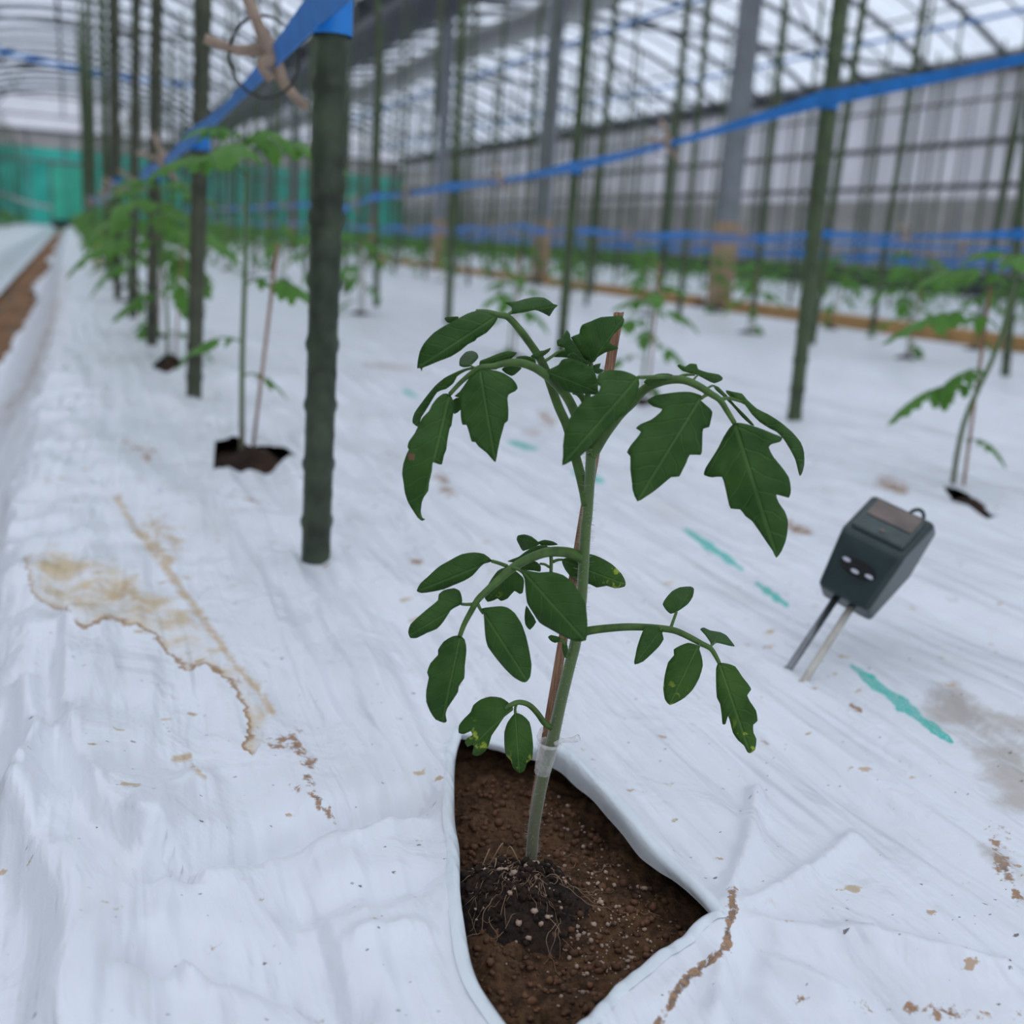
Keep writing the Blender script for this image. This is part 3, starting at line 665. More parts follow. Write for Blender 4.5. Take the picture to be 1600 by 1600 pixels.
leaflet(L2, 'A', [(595,522),(600,495),(640,480),(700,455),(770,437),(830,445),(808,470),(770,500),(735,530),(700,550),(640,547),(605,532)], (830,447), (600,515), -6, -8, .6, .1)
leaflet(L2, 'A', [(597,530),(640,546),(700,556),(750,573),(800,605),(825,635),(836,665),(820,685),(780,705),(772,735),(778,800),(775,868),(755,885),(745,920),(725,990),(710,1060),(697,1127),(680,1115),(640,1070),(590,1030),(570,1003),(548,1000),(530,940),(515,895),(490,893),(480,850),(478,760),(470,725),(440,715),(470,690),(500,650),(540,590),(570,555)], (597,533), (697,1127), -12, -24)
leaflet(L2, 'A', [(410,703),(370,700),(330,730),(300,770),(280,810),(240,850),(215,900),(190,950),(155,1000),(147,1035),(155,1050),(140,1080),(120,1140),(113,1200),(122,1260),(130,1320),(150,1380),(180,1430),(210,1475),(235,1495),(257,1487),(240,1478),(228,1440),(235,1380),(250,1345),(275,1310),(280,1260),(300,1180),(305,1130),(335,1138),(362,1143),(375,1085),(390,1050),(395,1000),(410,920),(422,900),(430,840),(438,790),(430,740)], (410,705), (225,1480), -13, -26, .28, .08, LEAFS)
# growing tip
L3 = leaf_('A', [([(1262,1060,0),(1275,900,3),(1265,800,5),(1250,740,6),(1215,700,6),(1180,690,6)], [.0017,.0013,.0008]), ([(1262,800,4),(1275,700,3),(1290,600,2),(1293,510,2)], [.0011,.0008]), ([(1000,500,4),(1040,475,6),(1090,440,8),(1130,430,9)], [.0006,.0004]), ([(1020,560,0),(1100,590,-4),(1180,610,-6)], [.0006,.0004])])
leaflet(L3, 'B', [(10,372),(50,345),(90,320),(45,305),(40,272),(65,262),(97,212),(118,240),(120,262),(160,310),(190,360),(215,400),(150,382),(70,374)], (10,372), (100,215), 8, 14, .3, .1)
leaflet(L3, 'B', [(245,410),(215,400),(180,350),(150,300),(120,255),(170,235),(175,210),(190,180),(240,160),(300,135),(370,130),(420,125),(440,150),(432,185),(400,215),(370,245),(352,290),(395,310),(402,325),(330,345),(280,375),(265,398)], (243,410), (432,140), 0, 3, .22, .10)
leaflet(L3, 'B', [(250,425),(300,410),(292,440),(322,452),(280,475),(258,455)], (250,440), (322,452), 2, 6, .2, .1)
leaflet(L3, 'A', [(1140,470),(1180,440),(1225,470),(1290,505),(1250,530),(1200,520)], (1290,510), (1140,470), -1, 4, .3, .1)
leaflet(L3, 'A', [(1015,560),(1040,545),(1090,520),(1110,490),(1150,478),(1210,495),(1260,515),(1310,545),(1335,620),(1338,665),(1335,707),(1260,702),(1180,697),(1130,682),(1080,650),(1040,615)], (1015,560), (1338,690), -6, -14, .30, .12)
# big right leaf
L4 = leaf_('B', [([(240,960,0),(265,925,0),(310,850,-1),(360,780,-2),(420,705,-4),(490,640,-6),(560,565,-8),(640,525,-10),(720,508,-11),(800,512,-12),(880,545,-13),(955,592,-14),(1010,630,-14),(1055,700,-15),(1097,768,-16)], [.0021,.0018,.0015,.0012,.0008]), ([(955,592,-14),(925,600,-14),(895,622,-15)], [.0007,.0005]), ([(1010,625,-14),(1060,618,-12),(1110,630,-10),(1170,650,-8)], [.0007,.0004]), ([(740,500,-11),(800,480,-9),(860,478,-8)], [.0006,.0004]), ([(740,505,-11),(690,492,-13),(600,492,-18),(520,495,-22)], [.0007,.0006]), ([(850,512,-12),(865,492,-10),(880,480,-8)], [.0004,.0003]), ([(930,560,-12),(975,545,-8),(1040,600,-6)], [.0004,.0003])])
leaflet(L4, 'B', [(970,540),(1000,550),(1050,600),(1100,660),(1160,720),(1215,780),(1190,775),(1140,730),(1080,660),(1030,610),(985,570)], (970,540), (1215,780), -4, 2, .4, .1)
leaflet(L4, 'B', [(1090,625),(1050,590),(1045,570),(1090,580),(1140,590),(1170,625),(1230,680),(1300,715),(1370,760),(1440,820),(1490,880),(1510,940),(1512,1010),(1500,1060),(1485,1082),(1475,1040),(1460,980),(1430,920),(1390,860),(1350,820),(1310,800),(1250,760),(1200,710),(1160,655)], (1090,620), (1490,1080), -9, -2, .6, .12)
leaflet(L4, 'B', [(755,425),(770,415),(800,430),(830,412),(870,415),(880,445),(940,465),(1000,475),(1025,495),(1020,512),(975,530),(930,510),(880,482),(850,470),(790,457)], (860,478), (1025,500), -8, 0, .5, .1)
leaflet(L4, 'B', [(555,522),(590,490),(640,472),(700,470),(742,486),(700,510),(640,530),(580,540)], (742,488), (555,525), -11, -14, .5, .1)
leaflet(L4, 'B', [(895,630),(905,605),(870,590),(830,580),(770,580),(700,588),(630,600),(590,620),(575,635),(610,665),(665,680),(650,705),(600,745),(540,770),(510,795),(540,815),(510,860),(480,895),(455,940),(475,965),(475,1040),(485,1120),(490,1170),(518,1232),(560,1210),(620,1170),(680,1120),(720,1088),(765,1085),(780,1060),(810,1000),(830,955),(895,955),(903,920),(905,850),(910,800),(945,790),(955,750),(965,700),(940,670)], (893,620), (518,1232), -15, -28)
leaflet(L4, 'B', [(1098,765),(1065,795),(1030,850),(1000,910),(970,960),(925,1030),(913,1075),(960,1088),(1020,1085),(1040,1150),(1060,1230),(1075,1275),(1130,1280),(1160,1320),(1200,1350),(1250,1420),(1290,1480),(1325,1530),(1345,1568),(1375,1530),(1400,1470),(1410,1420),(1415,1350),(1395,1290),(1360,1240),(1345,1190),(1420,1210),(1432,1160),(1420,1090),(1380,1030),(1330,970),(1300,910),(1320,890),(1370,875),(1380,850),(1330,830),(1270,805),(1200,780),(1140,766)], (1098,768), (1350,1568), -16, -28)
leaflet(L4, 'B', [(522,495),(480,470),(420,452),(350,450),(290,470),(280,500),(285,535),(300,545),(285,580),(260,600),(215,620),(180,650),(150,690),(115,740),(110,775),(85,820),(75,900),(75,960),(70,1018),(110,1000),(170,970),(210,935),(250,890),(300,835),(350,790),(400,745),(420,725),(445,720),(460,690),(490,640),(520,580),(531,530)], (520,497), (72,1015), -22, -34)
# lower left leaf
L5 = leaf_('C', [([(1105,275,0),(1040,247,-2),(960,236,-5),(880,242,-8),(800,270,-11),(740,300,-13),(680,340,-15),(600,410,-18),(540,465,-20),(480,525,-22),(440,595,-23),(400,670,-24),(375,738,-25)], [.0020,.0017,.0015,.0011,.0008]), ([(655,322,-14),(610,305,-12),(565,292,-11)], [.0007,.0006]), ([(455,548,-22),(420,550,-22),(383,548,-23)], [.0006,.0005]), ([(480,540,-22),(495,575,-23),(515,605,-24)], [.0006,.0005]), ([(690,335,-16),(730,345,-18),(775,385,-20)], [.0006,.0005]), ([(900,212,-4),(918,262,-6),(918,365,-8)], [.0007,.0006]), ([(930,296,-6),(960,285,-3),(990,284,2)], [.0006,.0004]), ([(908,328,-7),(880,312,-8),(850,308,-8)], [.0005,.0004])])
leaflet(L5, 'C', [(660,295),(720,270),(760,240),(820,205),(880,195),(907,215),(850,236),(780,266),(720,300)], (905,212), (665,296), -4, -8, .5, .1)
leaflet(L5, 'C', [(845,182),(800,145),(760,133),(720,140),(713,165),(730,200),(750,232),(800,215),(842,197)], (845,190), (716,150), -2, 6, .3, .1)
leaflet(L5, 'C', [(840,178),(880,165),(930,175),(960,195),(900,201),(858,197)], (845,188), (960,195), -2, 4, .4, .1)
leaflet(L5, 'C', [(857,322),(855,355),(820,350),(740,342),(715,325),(790,288),(835,298)], (857,318), (718,326), -8, -8, .4, .1)
leaflet(L5, 'C', [(985,282),(1030,268),(1060,260),(1150,250),(1210,270),(1280,310),(1340,370),(1363,420),(1355,445),(1300,455),(1250,440),(1190,450),(1150,430),(1080,420),(1030,380),(1000,340),(985,305)], (985,288), (1360,430), 4, 10, .30, .1, LEAFY)
leaflet(L5, 'C', [(645,330),(600,350),(550,420),(520,500),(540,535),(580,525),(600,515),(620,530),(660,515),(700,470),(730,487),(750,480),(758,420),(752,390),(700,345)], (690,345), (535,530), -6, -10, .3, .1, LEAFY)
leaflet(L5, 'C', [(770,555),(760,620),(765,670),(792,702),(830,655),(800,600)], (775,545), (792,702), -8, -10, .2, .1)
leaflet(L5, 'C', [(570,292),(520,250),(460,240),(390,250),(320,285),(250,325),(190,380),(140,425),(118,470),(150,483),(210,475),(280,460),(340,435),(400,410),(450,380),(490,335),(520,308)], (568,292), (120,472), -11, -18, .35)
leaflet(L5, 'C', [(387,547),(388,510),(375,470),(340,453),(280,465),(250,490),(245,525),(190,570),(120,630),(80,670),(67,715),(80,750),(120,750),(180,720),(240,695),(280,650),(320,587),(350,567)], (385,548), (75,735), -23, -30, .35)
leaflet(L5, 'C', [(375,735),(330,740),(280,770),(245,820),(245,850),(200,900),(180,955),(190,985),(175,1060),(175,1130),(200,1190),(230,1235),(280,1255),(298,1245),(290,1210),(300,1170),(340,1110),(365,1070),(370,1035),(400,990),(405,920),(415,820),(405,760)], (378,738), (270,1250), -25, -33)
leaflet(L5, 'C', [(500,575),(560,565),(620,560),(660,570),(700,600),(740,660),(770,740),(790,830),(802,910),(795,980),(770,1013),(740,1010),(690,980),(640,930),(590,870),(540,800),(525,730),(520,650),(515,600)], (505,580), (780,1010), -24, -34)
leaflet(L5, 'C', [(735,340),(790,350),(850,360),(920,355),(990,375),(1050,420),(1080,470),(1120,540),(1130,620),(1135,700),(1125,765),(1060,770),(980,735),(900,690),(850,660),(810,600),(775,540),(765,460),(760,400)], (745,345), (1120,765), -19, -34)
# lower right leaf
L6 = leaf_('D', [([(245,510,0),(300,498,-1),(400,486,-2),(520,478,-3),(640,480,-4),(740,488,-5),(820,502,-6),(900,537,-7),(980,580,-8),(1040,612,-9),(1072,658,-10),(1096,705,-11)], [.0016,.0013,.0011,.0007]), ([(790,492,-5),(808,440,-2),(828,385,1)], [.0006,.0005]), ([(965,572,-8),(972,588,-9),(968,605,-10)], [.0004,.0004]), ([(1035,606,-9),(1048,592,-6),(1068,575,-3)], [.0005,.0004]), ([(745,488,-5),(735,490,-6),(725,500,-7)], [.0004,.0004])])
leaflet(L6, 'D', [(825,385),(790,395),(765,370),(742,335),(760,300),(800,255),(850,230),(915,225),(938,240),(930,290),(900,335),(850,372)], (827,387), (930,228), 1, 14, .3, .1)
leaflet(L6, 'D', [(1047,592),(1040,570),(1010,525),(978,490),(1000,482),(1040,500),(1100,510),(1140,530),(1165,560),(1192,597),(1150,590),(1090,575),(1065,580)], (1060,580), (1100,505), -3, 8, .5, .1)
leaflet(L6, 'D', [(742,485),(700,472),(650,470),(625,490),(600,550),(580,610),(567,680),(568,713),(620,695),(680,640),(720,600),(748,555),(740,520)], (735,490), (568,713), -6, -14, .3)
leaflet(L6, 'D', [(970,597),(940,585),(900,577),(850,595),(810,620),(812,655),(775,700),(755,780),(745,860),(755,930),(785,967),(830,950),(880,920),(930,870),(970,800),(993,720),(985,660),(972,620)], (962,600), (785,967), -10, -18, .3, .08, LEAFY)
leaflet(L6, 'D', [(1090,703),(1075,740),(1075,840),(1080,920),(1100,960),(1110,1030),(1115,1085),(1135,1085),(1150,1035),(1165,1080),(1180,1140),(1215,1190),(1250,1220),(1270,1260),(1290,1268),(1320,1245),(1328,1180),(1310,1140),(1308,1090),(1335,1065),(1325,1000),(1290,950),(1270,905),(1295,870),(1280,840),(1240,790),(1195,725),(1140,706)], (1095,705), (1290,1268), -11, -20, .3, .08, LEAFY)
# lowest leaf
L7 = leaf_('C', [([(935,1290,0),(885,1262,-3),(835,1195,-7),(785,1148,-10),(725,1132,-12),(675,1150,-14),(640,1172,-15)], [.0012,.0010,.0008]), ([(712,1145,-12),(705,1170,-13),(706,1215,-14)], [.0005,.0005])])
leaflet(L7, 'C', [(690,1162),(660,1130),(620,1105),(560,1098),(500,1115),(455,1150),(440,1190),(400,1230),(370,1270),(368,1315),(400,1322),(440,1305),(448,1330),(420,1345),(405,1370),(420,1398),(450,1385),(460,1400),(448,1440),(470,1452),(500,1445),(530,1420),(550,1380),(565,1330),(600,1280),(640,1220),(690,1182)], (690,1165), (440,1400), -14, -22, .25, .1, LEAFY)
leaflet(L7, 'C', [(705,1195),(660,1250),(640,1310),(640,1390),(650,1450),(680,1480),(690,1520),(730,1555),(760,1540),(775,1495),(805,1470),(812,1400),(805,1320),(790,1250),(750,1210)], (706,1200), (730,1555), -14, -21, .28, .08, LEAFY)
# side shoot in the axil
L8 = leaf_('C', [([(1010,860,-2),(1003,815,-3),(995,775,-3),(970,758,-3)], [.0009,.0006])])
leaflet(L8, 'C', [(900,745),(920,732),(970,745),(982,768),(940,779),(915,766)], (982,765), (900,748), -3, -5, .3, .1)
leaflet(L8, 'C', [(985,760),(1010,778),(1020,820),(1000,862),(985,820)], (1000,862), (995,765), -4, -3, .3, .1)
# root ball: dark peat lump with fine roots
bc = np.array([*ground(804, 1384, .0)[:2], 0.0]); V = []; nu, nv = 110, 46
def ball_h(x, y):
    dx, dy = x-bc[0], y-bc[1]; an = math.atan2(dy, dx)
    r = math.hypot(dx, dy)/(.0300*(1+.22*noise.noise(Vector((math.cos(an)*1.6, math.sin(an)*1.6, 7)))+.10*noise.noise(Vector((math.cos(an)*6, math.sin(an)*6, 3)))))
    h = .0150*max(0.0, 1-r**2.4)-.004*max(0, r-.86)/.14
    return -.0115+h+.0030*fbm(x*140, y*140, 9, 4)*max(0, 1.1-r)+.0016*fbm(x*520, y*520, 2, 3)
for j in range(nv+1):
    for i in range(nu):
        ph = 2*math.pi*i/nu; r = .038*j/nv
        x, y = bc[0]+r*math.cos(ph), bc[1]+r*math.sin(ph); V.append((x, y, ball_h(x, y)))
Fc = [(j*nu+i, (j+1)*nu+i, (j+1)*nu+(i+1) % nu, j*nu+(i+1) % nu) for j in range(nv) for i in range(nu)]
ball = keep(obj('root_ball', (V, Fc), PEAT), plant)
q = random.Random(9); geos = []
def ball_z(x, y): return max(ball_h(x, y), zsoil(x, y))+.0004
for _ in range(80):
    a = q.uniform(0, 6.28); x = BASE[0]+q.gauss(-.004, .013); y = BASE[1]+q.gauss(-.014, .013); a = math.atan2(y-BASE[1], x-BASE[0])+q.gauss(0, .6); pts = []
    for s in range(q.randrange(5, 13)):
        pts.append((x, y, ball_z(x, y)+.0006*q.random())); a += q.gauss(0, .35); x += .0019*math.cos(a); y += .0019*math.sin(a)
    geos.append(tube(crm(pts, 3), [q.uniform(.00009, .00017), .00006], 5))
for px, py, dx, h in ((765,1330,-14,.003),(785,1322,-22,.004),(796,1326,14,.003),(775,1345,-4,.003)):
    p = ground(px, py, .004); qn = ground(px+dx, py+25, 0); geos.append(tube(crm([(p[0], p[1]+.004, ball_z(p[0], p[1]+.004)-.001), (p[0], p[1], p[2]+h*.3), (qn[0], qn[1], ball_z(qn[0], qn[1]))], 6), [.00028, .0002], 5))
rt = obj('roots', join(*geos)[:2], ROOT); rt.parent = ball; tag(rt, kind='stuff')
keep(tag(obj('peat_crumbs', pebbles(420, lambda q: (bc[0]+q.gauss(0, .014), bc[1]+q.gauss(0, .014)), .0005, .0020, lambda x, y: ball_h(x, y), 18), PEAT), kind='stuff'), plant)
tag(obj('perlite_grains', pebbles(70, lambda q: (bc[0]+q.gauss(.002, .014), bc[1]+q.gauss(0, .013)), .0005, .0016, ball_z, 8), PERLITE), 'pale grains dotted over the dark root ball', 'perlite', kind='stuff')

# wooden stake behind the stem
def flat_stick(p0, p1, w, th):
    p0 = np.asarray(p0); p1 = np.asarray(p1); ax = _n(p1-p0); side = _n(np.cross(ax, VN)); dp = np.cross(side, ax)
    q = random.Random(2); V = []; n = 24
    for i in range(n+1):
        c = p0+(p1-p0)*i/n; k = 1+.04*q.uniform(-1, 1)
        top = (i == n)
        for a, b in ((-1, -1), (-.2, -1.05), (.5, -1), (1, -.9), (1, 1), (-1, 1)):
            V.append(c+side*a*w/2*k+dp*b*th/2+(ax*q.uniform(-.0006, .0006) if top else 0))
    Fc = [(i*6+k, i*6+(k+1) % 6, (i+1)*6+(k+1) % 6, (i+1)*6+k) for i in range(n) for k in range(6)]+[tuple(range(5, -1, -1)), tuple(n*6+k for k in range(6))]
    return V, Fc
st = obj('plant_stake', flat_stick(plant_pt(833, 1272, 6), plant_pt(967, 488, 11), .0033, .0028), STICK, sm=False)
tag(st, 'reddish split-wood stake tied behind the foreground seedling stem', 'stake')
# clear grafting clip
cl = empty('grafting_clip', plant_pt(852, 1185)); tag(cl, 'small clear plastic clip clamped round the foreground stem', 'clip')
keep(obj('sleeve', tube([plant_pt(847, 1208), plant_pt(851, 1190), plant_pt(857, 1163)], [.0030, .0034, .0038], 18, False), CLEAR), cl)
ringc = plant_pt(858, 1162); ax = _n(plant_pt(859, 1150)-plant_pt(855, 1175)); u_ = _n(np.cross(ax, VN)); w_ = np.cross(ax, u_)
keep(obj('collar', tube([ringc+(u_*math.cos(a)+w_*math.sin(a))*.0039 for a in np.linspace(0, 6.283, 25)], .0007, 7, False), CLEAR), cl)
for pl in ([(868,1162,-4),(880,1157,-6),(894,1156,-7),(904,1153,-8)], [(846,1160,2),(842,1152,4),(846,1142,6),(852,1140,7)]):
    keep(obj('handle', tube(crm([plant_pt(*p) for p in pl], 5), [.0009, .0008, .0014], 8), CLEAR), cl)

# ------------------------------------------------------------------ soil meter
mb = ground(1240, 1060); mt = at(1412, 800, 0.615)
Lx = _n(mt-mb); camr = R[:, 0]; toc = _n(O-mt)
Wx = camr*0.80-np.array([0, 1, 0])*0.45+np.array([0, 0, -0.02]); Wx = _n(Wx-Lx*(Wx @ Lx)); Nx = _n(np.cross(Lx, Wx))
if Nx @ toc < 0: Nx = -Nx
meter = empty('soil_meter', mb); tag(meter, 'dark green soil meter on two metal probes stuck slanting into the film', 'soil meter')
ln = np.linalg.norm(mt-mb)
def mp_(w, l, n): return mb+Wx*w+Lx*l+Nx*n
def loft(prof, w0s, bev=.003):
    # profile (l, n) swept across the width, edges rounded by a bevel modifier
    V = [mp_(-w, l, n) for (l, n), w in zip(prof, w0s)]+[mp_(w, l, n) for (l, n), w in zip(prof, w0s)]
    k = len(prof); return V, [tuple(range(k)), tuple(range(2*k-1, k-1, -1))]+[(i, k+i, k+(i+1) % k, (i+1) % k) for i in range(k)]
def bevel(o, w, seg=3):
    b = o.modifiers.new('bevel', 'BEVEL'); b.width = w; b.segments = seg; b.limit_method = 'ANGLE'; return o
def fixn(o):
    bm = bmesh.new(); bm.from_mesh(o.data); bmesh.ops.recalc_face_normals(bm, faces=bm.faces); bm.to_mesh(o.data); bm.free(); return o
l0 = ln-0.066
prof = [(l0, .010), (l0+.028, .020), (l0+.033, .0215), (l0+.066, .004), (l0+.070, -.014), (l0+.040, -.022), (l0+.002, -.012)]
bd = fixn(obj('body', loft(prof, [.0155, .0185, .0195, .0195, .0190, .0190, .0155]), PLASTIC, sm=False)); keep(bevel(bd, .0028), meter)
dirv = np.array([.066-.033, .004-.0215]); dl = np.linalg.norm(dirv); dirv /= dl; nv_ = np.array([-dirv[1], dirv[0]]); nv_ = nv_ if nv_[1] > 0 else -nv_
def face_pt(w, s, h): return mp_(w, l0+.033+dirv[0]*s+nv_[0]*h, .0215+dirv[1]*s+nv_[1]*h)
def plate(w0, w1, s0, s1, h0, h1):
    c = [(w0, s0), (w1, s0), (w1, s1), (w0, s1)]
    return [face_pt(a, b, h0) for a, b in c]+[face_pt(a, b, h1) for a, b in c], [(0, 1, 2, 3), (7, 6, 5, 4)]+[(i, (i+1) % 4, 4+(i+1) % 4, 4+i) for i in range(4)]
pn = keep(bevel(fixn(obj('display_panel', plate(-.0155, .0155, .003, .034, -.001, .0022), PANELM, sm=False)), .0015), meter)
def sub(o, par, root): o.parent = par; return o
sub(tag(bevel(fixn(obj('window', plate(-.0135, .0135, .0165, .0325, .0018, .0028), WINDOW, sm=False)), .0004), 'brownish display window'), pn, meter)
sub(obj('bolt', plate(-.001, .002, .007, .010, .002, .0027), WINDOW, sm=False), pn, meter)
def sw_pt(w, l, h):
    s = (l-l0)/.028; n_ = .010+.010*s; return mp_(w, l, n_+h)
def disc(cw, clen, rw, rl, h0, h1, n=24):
    V = [sw_pt(cw+rw*math.cos(a), clen+rl*math.sin(a), h0) for a in np.linspace(0, 6.283, n, endpoint=False)]+[sw_pt(cw+rw*math.cos(a), clen+rl*math.sin(a), h1) for a in np.linspace(0, 6.283, n, endpoint=False)]
    return V, [tuple(range(n-1, -1, -1)), tuple(range(n, 2*n))]+[(i, (i+1) % n, n+(i+1) % n, n+i) for i in range(n)]
sw = keep(fixn(obj('selector_switch', disc(0, l0+.0165, .0105, .0042, -.001, .0014), BLACK, sm=False)), meter)
for cw, cl_ in ((-.0075, .0178), (-.0005, .0142), (.0075, .0150)):
    sub(fixn(obj('switch_mark', disc(cw, l0+cl_, .0024, .0010, .001, .0018, 10), WHITE, sm=False)), sw, meter)
tp = l0+.069
keep(obj('hanging_loop', tube([mp_(.006+.0042*math.cos(a), tp-.001+.0062*math.sin(a), -.006) for a in np.linspace(-.3, 3.44, 14)], .0011, 8), PLASTIC), meter)
for px, py, w, m in ((1230, 1049, -.0052, PROBE1), (1252, 1071, .0045, PROBE2)):
    g0 = ground(px, py, .004); t0 = mp_(w, l0+.004, -.001); dr = _n(t0-g0)
    pr = keep(obj('probe', tube([g0-dr*.03, g0, t0], .0021, 12), m), meter)
    sub(obj('collar', tube([g0-dr*.001, g0+dr*.0015], .0030, 12), m), pr, meter)

# ------------------------------------------------------------------ posts
def post_geo(hi):
    V, Fc = [], []; seg = 18 if hi else 8
    zs = np.arange(-0.10, 1.95, 0.0033) if hi else np.array([-0.10, 0.6, 1.2, 1.95])
    for z in zs:
        for k in range(seg):
            a = 2*math.pi*k/seg; r = .0098
            if hi:
                lv = math.floor(z/.020); fz = abs(z/.020-lv-.5); aa = (a*4/(2*math.pi)+(lv % 2)*.5) % 1
                r += .0017*max(0, 1-(fz/.26)**2)*max(0, 1-(abs(aa-.5)/.22)**2)
            V.append((r*math.cos(a), r*math.sin(a), z))
    n = len(zs)
    for i in range(n-1):
        for k in range(seg): Fc.append((i*seg+k, i*seg+(k+1) % seg, (i+1)*seg+(k+1) % seg, (i+1)*seg+k))
    Fc.append(tuple(range(seg-1, -1, -1))); Fc.append(tuple((n-1)*seg+k for k in range(seg)))
    return V, Fc
pm_hi = mesh('post', *post_geo(True)); pm_lo = mesh('post', *post_geo(False)); pm_hi2 = pm_hi.copy(); pm_hi3 = pm_hi.copy(); pm_hi3.materials.append(POSTG)
pm_hi.materials.append(POSTM); pm_hi2.materials.append(POSTD); pm_lo.materials.append(POSTG)
def add_post(x, y, tilt, hi, label, group, me_=None):
    o = bpy.data.objects.new('post', me_ or (pm_hi if hi else pm_lo)); link(o); o.location = (x, y, 0.0)
    d = Vector((tilt[0], tilt[1], 1)).normalized(); o.rotation_euler = Vector((0, 0, 1)).rotation_difference(d).to_euler()
    return tag(o, label, 'post', group)
DY = 0.72
ROWS = [  # x of posts, x of plants, first y of posts, first y of plants, name
    (0.145, 0.150, 0.705, 0.329, 'left row'), (0.957, 0.79, 1.27, 0.867, 'second row'), (1.96, 1.93, 1.865, 2.16, 'third row'), (2.46, 2.50, 2.18, 2.50, 'row beside the pillars'),
    (3.75, 3.70, 3.0, 2.7, 'fifth row'), (4.60, 4.56, 3.2, 3.5, 'sixth row'), (5.65, 5.60, 3.4, 3.7, 'seventh row'), (6.55, 6.50, 3.1, 3.4, 'eighth row'), (7.50, 7.46, 3.3, 3.6, 'ninth row'), (8.40, 8.36, 3.2, 3.5, 'row by the side wall'),
    (-1.05, -1.02, 16.0, 16.3, 'row left of the path'), (-1.70, -1.66, 22.0, 22.3, 'far left row')]
NEARPOST = {(0, 0): ((493,880),(521,2),'thick bumpy green post nearest the camera, left of the seedling'), (0, 1): ((303,625),(318,2),'weathered green post, second along the left row'),
            (0, 2): ((237,545),(245,2),'weathered green post, third along the left row'), (0, 3): ((208,500),(213,2),'thin green post, fourth along the left row'), (0, 4): ((184,470),(181,2),'thin green post, fifth along the left row'),
            (1, 0): ((1240,662),(1313,2),'tall green post behind the soil meter, crossed by blue tape'), (1, 1): ((876,556),(919,2),'dark green post rising behind the growing tip of the seedling'),
            (1, 2): ((700,509),(722,2),'dark green post rising behind the upper left leaf of the seedling'), (1, 3): ((588,482),(591,2),'slim green post just right of the nearest post'),
            (2, 0): ((1570,590),(1625,2),'dark post at the right edge of the picture'), (2, 1): ((1268,540),(1350,2),'dark post close beside the tall green post')}
cands = []
for ri, (xp, xq, y0, q0, nm) in enumerate(ROWS):
    k = 0; y = y0
    while y < 31.5:
        key = (ri, k); x, yy = xp, y; tilt = None; lab = None
        if key in NEARPOST:
            b, t, lab = NEARPOST[key]; g0 = ground(*b); x, yy = g0[0], g0[1]; p1 = at_Y(t[0], t[1], yy)
            tilt = ((p1[0]-x)/p1[2], 0.0)
        else:
            x += rng.gauss(0, .012); tilt = (rng.gauss(0.002, .012), rng.gauss(0, .01))
        a = proj((x, yy, 0)); t = proj((x+tilt[0]*1.95, yy, 1.95))
        if a[2] > 0.2 and -40 < a[0] < 1720 and not (ri == 0 and yy > 13): cands.append((a[2], ri, k, x, yy, tilt, lab))
        k += 1; y += DY+0.02*rng.gauss(0, 1)
cands.sort(key=lambda c: c[0])
POSTPOS = {}; NTH = {}
ORD = 'first second third fourth fifth sixth seventh eighth ninth tenth eleventh twelfth'.split()
far = []
for i, (d, ri, k, x, y, tilt, lab) in enumerate(cands):
    POSTPOS[(ri, k)] = (x, y, tilt)
    if i < 285:
        nm = ROWS[ri][4]
        me_ = (pm_hi3 if ri else pm_hi2 if k > 0 else pm_hi) if d < 4 else None
        NTH[ri] = NTH.get(ri, 0)+1
        if lab is None and ri < 4 and NTH[ri] <= 12: lab = 'green post, %s of the %s counted from the camera' % (ORD[NTH[ri]-1], nm)
        add_post(x, y, tilt, d < 4, lab or 'green plastic-coated stake post further down the '+nm, None if lab else 'posts of the '+nm, me_)
    else:
        v, f = tube([(x-tilt[0]*.1, y, -.1), (x+tilt[0]*1.85, y, 1.85)], .0098, 5); far.append((v, f))
if far: tag(obj('posts', join(*far)[:2], POSTG), 'dense thicket of thin green posts in the distance', 'posts', kind='stuff')

# ------------------------------------------------------------------ blue tape and wooden clips
def ribbon(pts, w):
    V, Fc = [], []; P = [np.asarray(p, float) for p in pts]; n = len(P); th = .0006
    for i in range(n):
        t = P[min(i+1, n-1)]-P[max(i-1, 0)]; sd = _n(np.cross(t, np.array([0, 0, 1.0]))); up = _n(np.cross(sd, t))
        wi = w[i]
        tw = 0.25; u2 = up*math.cos(tw)+sd*math.sin(tw)*(-1)
        for a, b in ((-1, -1), (1, -1), (1, 1), (-1, 1)): V.append(P[i]+u2*a*wi/2+sd*b*th)
    for i in range(n-1):
        for k in range(4): Fc.append((i*4+k, i*4+(k+1) % 4, (i+1)*4+(k+1) % 4, (i+1)*4+k))
    return V, Fc+[(3, 2, 1, 0), tuple((n-1)*4+k for k in range(4))]
def z_on(x, y, py):                     # height on an upright line that shows at this pixel row
    lo, hi = -1.0, 4.0
    for _ in range(40):
        mid = (lo+hi)/2
        if proj((x, y, mid))[1] > py: lo = mid
        else: hi = mid
    return lo
TAPEZ = {(0, 0): 22, (0, 1): 218, (0, 2): 268, (0, 3): 297, (1, 0): 158, (1, 1): 262, (1, 2): 292, (1, 3): 308, (2, 0): 368, (2, 1): 366}
